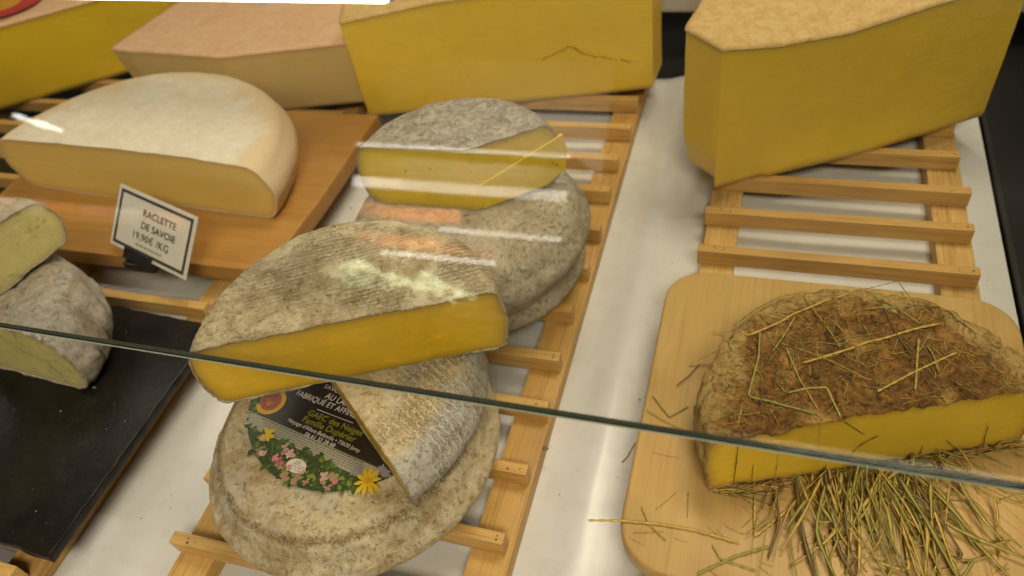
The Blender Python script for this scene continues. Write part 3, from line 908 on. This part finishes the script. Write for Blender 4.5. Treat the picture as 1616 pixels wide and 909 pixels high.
# ------------------------------------------------------------------ price sign
ya, le = math.radians(-14), math.radians(42)
sn = np.array((math.sin(ya)*math.cos(le), -math.cos(ya)*math.cos(le), math.sin(le)))
foot = at(233, 412, .034)
cs = [on_plane(px, py, foot, sn) for px, py in ((190, 290), (313, 342), (292, 443), (174, 382))]
cen = sum(cs)/4
ex = (cs[1]-cs[0]+cs[2]-cs[3])/2; sw = np.linalg.norm(ex); ex /= sw
ey = np.cross(sn, ex); sh = abs(((cs[0]-cs[3]+cs[1]-cs[2])/2)@ey)
#print('SIGN', sw, sh, cen, [c.round(3) for c in cs])
def sp(x, y, d=0): return cen+ex*x*sw+ey*y*sh+sn*d
root = thing('price_sign', 'small white price sign with black border in a black clip on the honey coloured board', 'sign', tuple(cen))
def prism(name, pts, d0, d1, mat, parent):
    n = len(pts); V = [sp(x, y, d) for d in (d0, d1) for x, y in pts]
    F = [tuple(range(n))[::-1], tuple(range(n, 2*n))]+[(i, (i+1) % n, n+(i+1) % n, n+i) for i in range(n)]
    return link(name, fix(mesh(name, V, F)), mat, parent, False)
prism('card', [(-.5, -.5), (.5, -.5), (.5, .5), (-.5, .5)], -.001, 0, plain('sign_white', (.62, .57, .48), .3), root)
V = []; F = []
o_, i_ = (.465, .445), (.435, .395)
for d, (xx, yy) in ((0, o_), (0, i_)):
    V += [sp(-xx, -yy, .0004), sp(xx, -yy, .0004), sp(xx, yy, .0004), sp(-xx, yy, .0004)]
F = [(k, (k+1) % 4, 4+(k+1) % 4, 4+k) for k in range(4)]
link('border', mesh('border', V, F), M_ink, root, False)
for s, xa, xb, y, bo in (('RACLETTE', -.14, .28, .16, .01), ('DE SAVOIE', -.14, .30, -.04, .01), ('19,90€ /KG', -.22, .24, -.235, 0)):
    link('printed_text', text_mesh(s, sp(xa, y, .0005), sp(xb, y, .0005), normal=sn, bold=bo, xh=.9), M_ink, root, False)
V = []; F = []
x = -.17
while x < .16:
    w = random.uniform(.015, .05); b = len(V)
    for xx, yy in ((x, -.335), (x+w, -.335), (x+w, -.30), (x, -.30)): V.append(sp(xx, yy, .0005))
    F.append((b, b+1, b+2, b+3)); x += w+.012
link('small_print', mesh('small_print', V, F), M_print_grey, root, False)['kind'] = 'stuff'
cl = prism('clip', [(-.26, -.60), (.07, -.60), (.07, -.42), (-.26, -.42)], -.006, .004, M_plastic, root)
fc = sp(-.1, -.55)
link('clip_foot', box_mesh('clip_foot', (fc[0]-.018, fc[1]-.006, .0203), (fc[0]+.018, fc[1]+.016, fc[2]-.002), .002), M_plastic, root, False)

# ------------------------------------------------------------------ hay
def hay_mat(name, c1, c2):
    mt, nt, b = new_mat(name)
    n = noise(nt, coords(nt, (300, 300, 300), rand=True), 1.0, 3)
    c = mix(nt, ramp(nt, n, [(.35, 0.0), (.65, 1.0)]), c1, c2)
    nt.links.new(c, b.inputs['Base Color']); b.inputs['Roughness'].default_value = .5
    return mt
M_straw = [hay_mat('straw_gold', (.60, .42, .09), (.46, .29, .05)), hay_mat('straw_green', (.26, .24, .05), (.33, .28, .06)),
           hay_mat('straw_brown', (.13, .085, .03), (.20, .13, .04)), hay_mat('straw_olive', (.44, .34, .07), (.32, .25, .045))]
def strand(path, w, flatness=.45, V=None, F=None, sides=5):
    V = [] if V is None else V; F = [] if F is None else F
    pth = [np.array(p, float) for p in path]
    # resample with rounding
    pts = []
    for k in range(len(pth)-1):
        for t in np.linspace(0, 1, 5)[:-1]: pts.append(pth[k]+(pth[k+1]-pth[k])*t)
    pts.append(pth[-1]); pts = np.array(pts)
    for _ in range(1): pts[1:-1] = (pts[:-2]+2*pts[1:-1]+pts[2:])/4
    n = len(pts); b = len(V)
    for i in range(n):
        d = pts[min(i+1, n-1)]-pts[max(i-1, 0)]; d = d/(np.linalg.norm(d)+1e-9)
        sx = np.cross(d, (0, 0, 1)); sx /= np.linalg.norm(sx)+1e-9; sz = np.cross(sx, d)
        f = w*(.75+.25*math.sin(i*1.7))*(1 if 0 < i < n-1 else .55)
        for k in range(sides):
            t = 2*math.pi*k/sides
            V.append(pts[i]+sx*f*.5*math.cos(t)+sz*f*.5*flatness*math.sin(t))
    for i in range(n-1):
        for k in range(sides):
            F.append((b+i*sides+k, b+i*sides+(k+1) % sides, b+(i+1)*sides+(k+1) % sides, b+(i+1)*sides+k))
    F.append(tuple(b+k for k in range(sides))); F.append(tuple(b+(n-1)*sides+k for k in reversed(range(sides))))
    return V, F
from mathutils.bvhtree import BVHTree
def tops(*names):
    """height of the hay cheese or board under a point"""
hay_cheese = [o for o in bpy.data.objects if o.name.startswith('rind') and o.parent and 'mottled brown' in o.parent['label']][0]
me_ = hay_cheese.data
bvh = BVHTree.FromPolygons([tuple(v.co) for v in me_.vertices], [tuple(p.vertices) for p in me_.polygons])
def top_z(x, y):
    h = bvh.ray_cast(Vector((x, y, .3)), Vector((0, 0, -1)))
    if h[0] is not None: return h[0].z
    if -.061 < x < .2 and .2 < y < .467: return .018
    return ZD+.001 if False else None
def from7(x, y, z): return at(1016+x/2.673, 320+y/2.673, z)
def drape(pix, lift=.0015, to=from7, zguess=.076):
    out = []
    for x, y in pix:
        z = zguess
        for _ in range(4):
            p = to(x, y, z); tz = top_z(p[0], p[1])
            if tz is None: break
            z = z+.7*(tz+lift-z)
        out.append(to(x, y, z))
    # lift the in-between spans clear of the rind
    dense_ = []
    for p, q in zip(out, out[1:]):
        for t in np.linspace(0, 1, 4)[:-1]: dense_.append(p+(q-p)*t)
    dense_.append(out[-1])
    for p in dense_:
        tz = top_z(p[0], p[1])
        if tz is not None and p[2] < tz+lift*.6: p[2] = tz+lift*.6
    return dense_
ST = [  # pixels in a 2.673x enlargement of the photograph from (1016, 320)
 ('long golden straw running up the left side of the hay covered rind', 0, .0026, [(190, 680), (300, 630), (440, 560), (580, 500), (720, 432), (870, 380)]),
 ('thin green stalk sticking out past the back of the hay covered rind', 1, .0014, [(860, 385), (960, 358), (1066, 332)]),
 ('thickest pale straw across the middle of the hay covered rind', 0, .0027, [(670, 675), (820, 630), (1000, 575), (1130, 535), (1250, 508)]),
 ('short pale straw on the right half of the hay covered rind', 0, .0024, [(985, 795), (1090, 740), (1200, 685), (1320, 630)]),
 ('flat upright looking blade right of the middle of the hay covered rind', 3, .0026, [(1160, 575), (1152, 680), (1145, 790)]),
 ('long green blade with a sharp fold at the left of the hay covered rind', 1, .0026, [(490, 545), (485, 650), (440, 815), (580, 850), (725, 888)]),
 ('hooked olive blade bent over near the cut edge of the hay covered rind', 3, .0026, [(610, 800), (700, 780), (770, 778), (800, 840), (830, 905)]),
 ('short dark green stalk poking up at the back of the hay covered rind', 1, .0017, [(1068, 325), (1100, 370), (1140, 420)]),
 ('green blade lying flat near the back rim of the hay covered rind', 1, .0020, [(930, 447), (1040, 440), (1160, 432)]),
 ('dark stalk slanting down from the back rim past the pale straw', 2, .0014, [(985, 405), (1060, 540), (1130, 640)]),
 ('thin olive stalk slanting right below the middle of the hay rind', 3, .0012, [(580, 592), (700, 630), (800, 670), (940, 742)]),
 ('olive stalk slanting down the centre of the hay rind to its cut edge', 3, .0017, [(600, 610), (660, 750), (735, 870)]),
 ('curled thin stem on the centre of the hay covered rind', 2, .0011, [(725, 735), (745, 705), (785, 697), (840, 715), (880, 742)]),
 ('short olive straw crossing under the long golden straw', 3, .0017, [(637, 482), (590, 560), (545, 625)]),
 ('dark green stem along the left back rim of the hay cheese', 1, .0018, [(375, 520), (480, 445), (580, 395), (690, 372)]),
 ('dark stem hanging over the right back rim of the hay cheese', 2, .0014, [(1110, 430), (1200, 437), (1270, 452), (1320, 492), (1400, 555)]),
 ('thin dark stalk slanting to the cut edge at the right of the hay cheese', 2, .0010, [(1170, 720), (1225, 790), (1280, 860)]),
 ('short dark green blade above the short pale straw', 1, .0017, [(1195, 600), (1225, 650), (1245, 712)]),
 ('hair thin upright stalk at the left of the hay covered rind', 2, .0008, [(494, 565), (496, 740), (498, 895)]),
 ('dark green stem from the long golden straw down to the middle of the rind', 1, .0014, [(680, 402), (780, 535), (830, 612)]),
 ('olive stem slanting right from the back rim of the hay cheese', 3, .0014, [(1000, 400), (1080, 450), (1160, 505)]),
 ('small green tip sticking out left of the hay covered rind', 1, .0012, [(285, 545), (340, 547), (410, 545)]),
 ('dark frayed stalk hanging off the left corner of the hay cheese', 2, .0016, [(235, 680), (190, 730), (138, 772)]),
]
GRP = 'single stalks of hay on the cheese and its board'
for lb, mi, w, px in ST:
    V, F = strand(drape(px), w*.85, .22)
    o = link('hay_stalk', mesh('hay_stalk', V, F), M_straw[mi]); tag(o, lb, 'hay', GRP)
def from8(x, y, z): return at(916+x/2.309, 569+y/2.309, z)
SB = [  # pixels in a 2.309x enlargement from (916, 569): stalks on the board and on the cut face
 ('long golden straw sticking out over the left edge of the bamboo board', 0, .0022, [(28, 582), (160, 583), (300, 597), (420, 618), (580, 664)]),
 ('bright pale straw folded in a V below the hay cheese', 0, .0024, [(637, 478), (634, 560), (636, 640), (700, 588), (775, 527)]),
 ('long green stem at the front of the bamboo board', 1, .0020, [(425, 778), (560, 715), (690, 676)]),
 ('thin green stem crossing the one at the front of the bamboo board', 1, .0014, [(480, 672), (510, 722), (640, 765)]),
 ('small dark bent stem near the left front corner of the bamboo board', 1, .0012, [(222, 532), (250, 598), (312, 655)]),
 ('green sprig with curled tip left of the hay cheese', 1, .0016, [(265, 128), (300, 175), (325, 205), (360, 185), (395, 165)]),
 ('dark wisp at the left edge of the bamboo board below the glass edge', 2, .0018, [(152, 372), (172, 350), (190, 318), (200, 300)]),
 ('small straw lying by the left end of the hay cheese', 3, .0012, [(240, 178), (300, 215), (370, 250)]),
]
for lb, mi, w, px in SB:
    V, F = strand(drape(px, .0014, from8, .02), w)
    o = link('hay_stalk', mesh('hay_stalk', V, F), M_straw[mi]); tag(o, lb, 'hay', GRP)
cut_a = math.radians(21.5); cdv = np.array((math.cos(cut_a), math.sin(cut_a), 0)); cn = np.array((math.sin(cut_a), -math.cos(cut_a), 0))
p0f = np.array((.0885, .3005, 0))+cn*.0016
SF = [('dark stalk stuck upright on the left of the yellow cut face', 2, .0016, [(578, 275), (570, 360), (558, 450)]),
      ('thin forked stem on the middle of the yellow cut face', 2, .0009, [(1085, 275), (1030, 302), (995, 330), (970, 370)]),
      ('short dark stalk at the right end of the yellow cut face', 2, .0012, [(1487, 238), (1473, 280), (1466, 332)]),
      ('short dark stem low on the right of the yellow cut face', 2, .0010, [(1337, 292), (1370, 322), (1405, 350)]),
      ('short dark stalk hanging over the top of the yellow cut face', 2, .0012, [(962, 222), (1000, 248), (1036, 270)])]
for lb, mi, w, px in SF:
    V, F = strand([on_plane(916+x/2.309, 569+y/2.309, p0f, cn) for x, y in px], w)
    o = link('hay_stalk', mesh('hay_stalk', V, F), M_straw[mi]); tag(o, lb, 'hay', GRP)
# the loose pile in front of the cut face: nobody could count it
def pile(n, gen, seed):
    random.seed(seed)
    sets = [([], []) for _ in M_straw]
    for k in range(n):
        path, w = gen(k)
        j = random.choices((0, 1, 2, 3), (3.5, 4, 2, 4))[0]
        strand(path, w, .16, *sets[j], sides=4)
    V = []; F = []; MI = []
    for j, (v, f) in enumerate(sets):
        b = len(V); V += v; F += [tuple(b+q for q in ff) for ff in f]; MI += [j]*len(f)
    me = mesh('hay', V, F)
    for q in M_straw: me.materials.append(q)
    me.polygons.foreach_set('material_index', MI)
    return me
def gen_pile(k):
    s = random.gauss(.004, .030)
    b = p0f+cdv*max(-.062, min(.062, s))+cn*abs(random.gauss(.004, .012))
    b[2] = .020+random.uniform(0, .012)
    a_ = math.radians(max(-175, min(40, random.gauss(-72, 24)+(s-.01)*300)))
    L = random.choice((.02, .03, .045, .055, .065, .075, .085))*random.uniform(.8, 1.15)
    d = np.array((math.cos(a_), math.sin(a_), 0)); sd = np.array((-d[1], d[0], 0)); bow = random.gauss(0, .09)*L
    q = b+d*L*.5+sd*bow; e_ = b+d*L
    q[2] = .0195+random.uniform(.001, .009); e_[2] = .0192+random.uniform(0, .005)
    w = random.choice((.0006, .0009, .0013, .0019, .0025, .0031))
    path = [b, q, e_]
    if random.random() < .2:
        f_ = e_+(sd*random.choice((-1, 1))*random.uniform(.5, 1)-d*random.uniform(-.4, .7))*L*.35; f_[2] = .020+random.uniform(0, .006); path.append(f_)
    for v in path: v[1] = max(v[1], .203)
    return path, w
o = link('loose_hay', pile(165, gen_pile, 11), None); tag(o, 'loose pile of green and golden hay on the board in front of the cut face', 'hay', kind='stuff')
def gen_chaff(k):
    t = random.uniform(math.radians(24), math.radians(199)); r_ = .108*math.sqrt(random.random())
    x, y = .0885+r_*math.cos(t), .3005+r_*math.sin(t)
    if random.random() < .10: x, y = random.uniform(-.05, .19), random.uniform(.205, .30)
    a_ = random.uniform(0, 6.28); L = random.uniform(.003, .022)
    pts = []
    for f in (-.5, -.17, .17, .5):
        px_, py_ = x+math.cos(a_)*L*f, y+math.sin(a_)*L*f+f*f*.002
        z = top_z(px_, py_)
        if z is None: z = pts[-1][2] if pts else .02
        pts.append(np.array((px_, py_, z+.0007)))
    return pts, random.uniform(.0003, .0009)
o = link('hay_chaff', pile(400, gen_chaff, 5), None); tag(o, 'fine hay chaff scattered over the brown rind and the board', 'hay', kind='stuff')
def gen_under(k):
    s = random.uniform(-.105, .105)
    b = p0f+cdv*s+cn*random.uniform(-.002, .006); b[2] = .0192+random.uniform(0, .003)
    a_ = math.radians(random.gauss(21, 35)); L = random.uniform(.008, .03)
    d = np.array((math.cos(a_), math.sin(a_), 0))
    e_ = b+d*L; e_[2] = .0192+random.uniform(0, .004)
    return [b, (b+e_)/2+np.array((0, 0, .001)), e_], random.uniform(.0006, .0016)
o = link('hay_fringe', pile(110, gen_under, 8), None); tag(o, 'thin fringe of dark hay squeezed under the cut edge of the hay cheese', 'hay', kind='stuff')

# crumbs
def crumb(name, p, r, mat, label):
    bm = bmesh.new(); bmesh.ops.create_icosphere(bm, subdivisions=2, radius=r)
    for v in bm.verts:
        v.co *= 1+.5*perlin(np.array([[v.co.x/r*1.1+p[0]*50, v.co.y/r*1.1, v.co.z/r*1.1]]))[0]
        v.co = Vector((v.co.x*1.3+p[0], v.co.y+p[1], v.co.z*.6+p[2]+r*.5))
    me = bpy.data.meshes.new(name); bm.to_mesh(me); bm.free()
    tag(link(name, me, mat), label, 'crumb')
crumb('rind_crumb', at(861, 709, ZD+.0163), .0018, M_straw[2], 'small brown crumb at the edge of the middle rack rail')


def scatter(name, n, gen, mat, label):
    V = []; F = []
    for k in range(n):
        x, y, z = gen(); r = random.choice((.0005, .0006, .0009, .0014))
        b = len(V)
        for q in ((r, 0, 0), (-r, .3*r, 0), (0, r, 0), (.2*r, -r, 0), (0, 0, r)): V.append((x+q[0]*random.uniform(.5, 1.3), y+q[1]*random.uniform(.5, 1.3), z+q[2]))
        F += [(b, b+2, b+4), (b+2, b+1, b+4), (b+1, b+3, b+4), (b+3, b, b+4)]
    tag(link(name, mesh(name, V, F), mat), label, name.replace('_', ' '), kind='stuff')
scatter('cheese_crumbs', 14, lambda: (random.uniform(-.62, -.475), random.uniform(.13, .34), .0107), plain('crumb_grey', (.22, .18, .12), .7), 'tiny dull crumbs scattered over the dark slate')
scatter('cheese_crumbs', 60, lambda: (random.choice((random.uniform(-.125, -.065), random.uniform(-.49, -.40), random.uniform(.192, .22))), random.uniform(.1, .6), ZD+.0035), M_straw[2], 'tiny brown crumbs scattered on the white sheet')
# ------------------------------------------------------------------ glass pane and light bar
def glass_mat():
    mt = bpy.data.materials.new('clear_glass'); mt.use_nodes = True
    nt = mt.node_tree; nt.nodes.clear()
    out = N(nt, 'ShaderNodeOutputMaterial'); tr = N(nt, 'ShaderNodeBsdfTransparent'); gl = N(nt, 'ShaderNodeBsdfGlossy')
    gl.inputs['Roughness'].default_value = 0.0
    tr.inputs['Color'].default_value = (.993, .998, .99, 1)
    g = N(nt, 'ShaderNodeNewGeometry')
    d = N(nt, 'ShaderNodeVectorMath', operation='DOT_PRODUCT')
    nt.links.new(g.outputs['Normal'], d.inputs[0]); nt.links.new(g.outputs['Incoming'], d.inputs[1])
    c = mathn(nt, 'ABSOLUTE', d.outputs['Value'])
    f = mathn(nt, 'ADD', mathn(nt, 'MULTIPLY', mathn(nt, 'POWER', mathn(nt, 'SUBTRACT', 1.0, c), 5.0), .95), .045)
    mx = N(nt, 'ShaderNodeMixShader')
    nt.links.new(f, mx.inputs[0]); nt.links.new(tr.outputs[0], mx.inputs[1]); nt.links.new(gl.outputs[0], mx.inputs[2])
    # smears, plus a milky veil of light put in as pale diffuse colour
    df = N(nt, 'ShaderNodeBsdfDiffuse'); df.inputs['Color'].default_value = (.8, .8, .78, 1)
    sm = ramp(nt, noise(nt, coords(nt, (3, 3, 9), (.3, .5, .2)), 1.0, 6, .6, 1.5), [(.48, 0.0), (.78, 1.0)])
    mx2 = N(nt, 'ShaderNodeMixShader')
    nt.links.new(mathn(nt, 'MULTIPLY', sm, .018), mx2.inputs[0])
    nt.links.new(mx.outputs[0], mx2.inputs[1]); nt.links.new(df.outputs[0], mx2.inputs[2])
    nt.links.new(mx2.outputs[0], out.inputs['Surface'])
    return mt
GY, GZ, GTH = .198, .1820, math.radians(66)
gd = np.array((0, math.cos(GTH), math.sin(GTH))); gn = np.array((0, -math.sin(GTH), math.cos(GTH)))
root = thing('glass_pane', 'clear sloping glass pane with a green polished lower edge in front of the cheeses', 'glass', (0, GY, GZ))
def gp(x, s, d): return np.array((x, GY, GZ))+gd*s+gn*d
TH = .004
V = [gp(x, s, d) for x in (-1.5, .30) for s, d in ((.0022, 0), (.34, 0), (.34, -TH), (.0022, -TH))]
F = [(0, 1, 5, 4), (1, 2, 6, 5), (2, 3, 7, 6), (3, 0, 4, 7)]
link('pane', fix(mesh('pane', V, F)), glass_mat(), root, False)
def bevel_mat():
    mt, nt, b = new_mat('glass_bevel')
    b.inputs['Base Color'].default_value = (.62, .68, .55, 1); b.inputs['Roughness'].default_value = .2
    tl_ = N(nt, 'ShaderNodeBsdfTranslucent'); tl_.inputs['Color'].default_value = (.80, .88, .70, 1)
    mx = N(nt, 'ShaderNodeMixShader'); mx.inputs[0].default_value = .2
    nt.links.new(b.outputs[0], mx.inputs[1]); nt.links.new(tl_.outputs[0], mx.inputs[2])
    nt.links.new(mx.outputs[0], nt.nodes['Material Output'].inputs['Surface'])
    return mt
def strip(name, prof_e, mat):
    V = [gp(x, s, d) for x in (-1.5, .30) for s, d in prof_e]; n_ = len(prof_e)
    F = [(i, (i+1) % n_, n_+(i+1) % n_, n_+i) for i in range(n_)]+[tuple(range(n_)), tuple(range(n_, 2*n_))]
    return link(name, fix(mesh(name, V, F)), mat, root, False)
strip('polished_edge', [(.0021, 0), (.0011, 0), (.0011, -TH), (.0021, -TH)], plain('glass_edge_green', (.012, .028, .016), .12, .8))
strip('ground_bevel', [(.00105, .0), (0, -.0004), (0, -TH), (.00105, -TH)], bevel_mat())

LY, LZB, LXE = .3586, .315, -.202
root = thing('light_bar', 'white LED light bar in an aluminium channel above the cheeses at the left', 'lamp', (LXE, LY, LZB))
root.rotation_euler = (0, 0, math.radians(-1.64))
link('channel', box_mesh('channel', (-1.6, LY-.004, LZB+.011), (LXE+.002, LY+.030, LZB+.022), .001), M_alu, root, False)
link('diffuser', box_mesh('diffuser', (-1.6, LY, LZB), (LXE, LY+.026, LZB+.0105), .002), plain('led_diffuser', (.8, .8, .75), .4, emit=(1, .93, .80), es=5.0), root, False)
link('end_cap', box_mesh('end_cap', (LXE+.0005, LY+.001, LZB+.001), (LXE+.003, LY+.025, LZB+.0105), .0005), M_wallwhite, root, False)

# ------------------------------------------------------------------ the lit shop cabinet opposite, seen only as reflections in the pane
M_rail = plain('shelf_light', (.8, .8, .78), .4, emit=(1, .93, .82), es=3.2)
M_cab = plain('cabinet_dark', (.03, .028, .026), .5)
M_salmon = plain('orange_pack', (.62, .20, .06), .35)
M_pinkpk = plain('pink_pack', (.62, .30, .24), .35)
M_green = plain('lettuce_green', (.50, .62, .38), .5)
M_palepk = plain('pale_pack', (.62, .55, .42), .45)
def cabinet(x0, x1, label, shelves):
    root = thing('display_cabinet', label, 'cabinet', (x0, -1.2, -.9), 'lit shop cabinets opposite the cheese case')
    link('back_panel', box_mesh('back_panel', (x0, -1.62, -.9), (x1, -1.60, .9)), M_cab, root, False)
    for k, (z, lit) in enumerate(shelves):
        link('shelf', box_mesh('shelf', (x0, -1.59, z-.012), (x1, -1.2, z)), M_cab, root, False)
        if lit:
            link('shelf_light', box_mesh('shelf_light', (x0+lit[0]*(x1-x0), -1.198, z-.012), (x0+lit[1]*(x1-x0), -1.19, z-.012+lit[2])), plain('shelf_light', (.8, .8, .78), .4, emit=(1, .94, .86), es=lit[3]), root, False)
    return root
cabinet(-.99, -.42, 'lit shop cabinet with green, orange and pale goods opposite the front stack', [(.155, None), (.288, (.18, .72, .010, 1.9)), (.36, (.45, 1, .010, 1.3)), (.455, (0, 1, .026, .8)), (.560, (0, 1, .007, 1.6))])
cabinet(-2.4, -1.5, 'lit shop cabinet with orange packs opposite the slate slab', [(.20, None), (.28, None), (.45, None)])
def pack(x, y, z, sx, sy, sz, mt, kind, lb, grp):
    bm = bmesh.new(); bmesh.ops.create_cube(bm, size=1)
    bmesh.ops.subdivide_edges(bm, edges=bm.edges[:], cuts=3, use_grid_fill=True)
    for v in bm.verts:
        c = v.co.copy(); rnd = max(abs(c.x), abs(c.y))
        f = 1-.25*max(0, c.length-.55)
        v.co = Vector((x+c.x*sx*f, y+c.y*sy*f, z+sz*.5+c.z*sz*f))
        nz = perlin(np.array([[v.co.x*30, v.co.y*30, v.co.z*30]]))[0]; v.co += Vector((nz, nz, nz))*sz*.12
    me = bpy.data.meshes.new(kind); bm.to_mesh(me); bm.free()
    tag(link(kind, me, mt), lb, kind.replace('_', ' '), grp)
random.seed(3)
pack(-.79, -1.24, .2885, .40, .06, .052, M_salmon, 'food_tray', 'long orange food tray on the middle shelf of the cabinet opposite', None)
pack(-.84, -1.25, .3605, .30, .07, .05, M_salmon, 'food_tray', 'short orange food tray on the third shelf of the cabinet opposite', None)
pack(-.705, -1.25, .456, .56, .08, .085, plain('grey_card', (.04, .037, .03), .6), 'storage_box', 'long pale box on the fourth shelf of the cabinet opposite the front stack', None)
def lettuce(x, y, z, r, k):
    bm = bmesh.new(); bmesh.ops.create_icosphere(bm, subdivisions=4, radius=r)
    for v in bm.verts:
        q = np.array([[v.co.x/r*2.2+k*7, v.co.y/r*2.2, v.co.z/r*2.2]])
        v.co *= 1+.45*fbm(q, 3)[0]
        v.co = Vector((v.co.x+x, v.co.y+y, max(v.co.z*.7, -r*.55)+z+r*.55))
    me = bpy.data.meshes.new('lettuce'); bm.to_mesh(me); bm.free()
    tag(link('lettuce', me, M_green), ('largest', 'second', 'third', 'smallest')[k]+' green lettuce on the lowest shelf of the cabinet opposite', 'lettuce', 'lettuces in the cabinet opposite')
for k, (x, r) in enumerate(((-.95, .085), (-.85, .066), (-.755, .070), (-.67, .045))):
    lettuce(x, -1.245, .156, r, k)
for k in range(7):
    pack(-2.33+.12*k, -1.25, .2805, .10, .07, .05, (M_salmon, M_pinkpk, M_palepk)[k % 3], 'food_pack', ('orange', 'pink', 'pale')[k % 3]+' food pack in the cabinet opposite the slate slab, '+('first', 'second', 'third')[k//3]+' of its colour', 'packs in the far left cabinet opposite')
area('cabinet_light', (-.70, -1.0, .75), (-.70, -1.25, .3), .5, .08, 34, (1, .94, .86))
area('cabinet_light', (-1.95, -1.0, .75), (-1.95, -1.25, .3), .8, .08, 8, (1, .92, .8))
root = thing('spot_lamp', 'small bright tube lamp above the cabinet opposite the slate slab', 'lamp', (-2.06, -1.2, .56))
v0, v1 = Vector((-2.17, -1.2, .582)), Vector((-1.976, -1.2, .543))
V, F = strand([v0, (v0+v1)/2, v1], .016, 1.0, sides=10)
link('tube', fix(mesh('tube', V, F)), plain('tube_light', (.8, .8, .8), .4, emit=(1, .95, .88), es=9.0), root)
V, F = strand([v0+Vector((0, -.02, .0)), (v0+v1)/2+Vector((0, -.02, .0)), v1+Vector((0, -.02, .0))], .02, .4, sides=6)
link('housing', fix(mesh('housing', V, F)), M_alu, root)
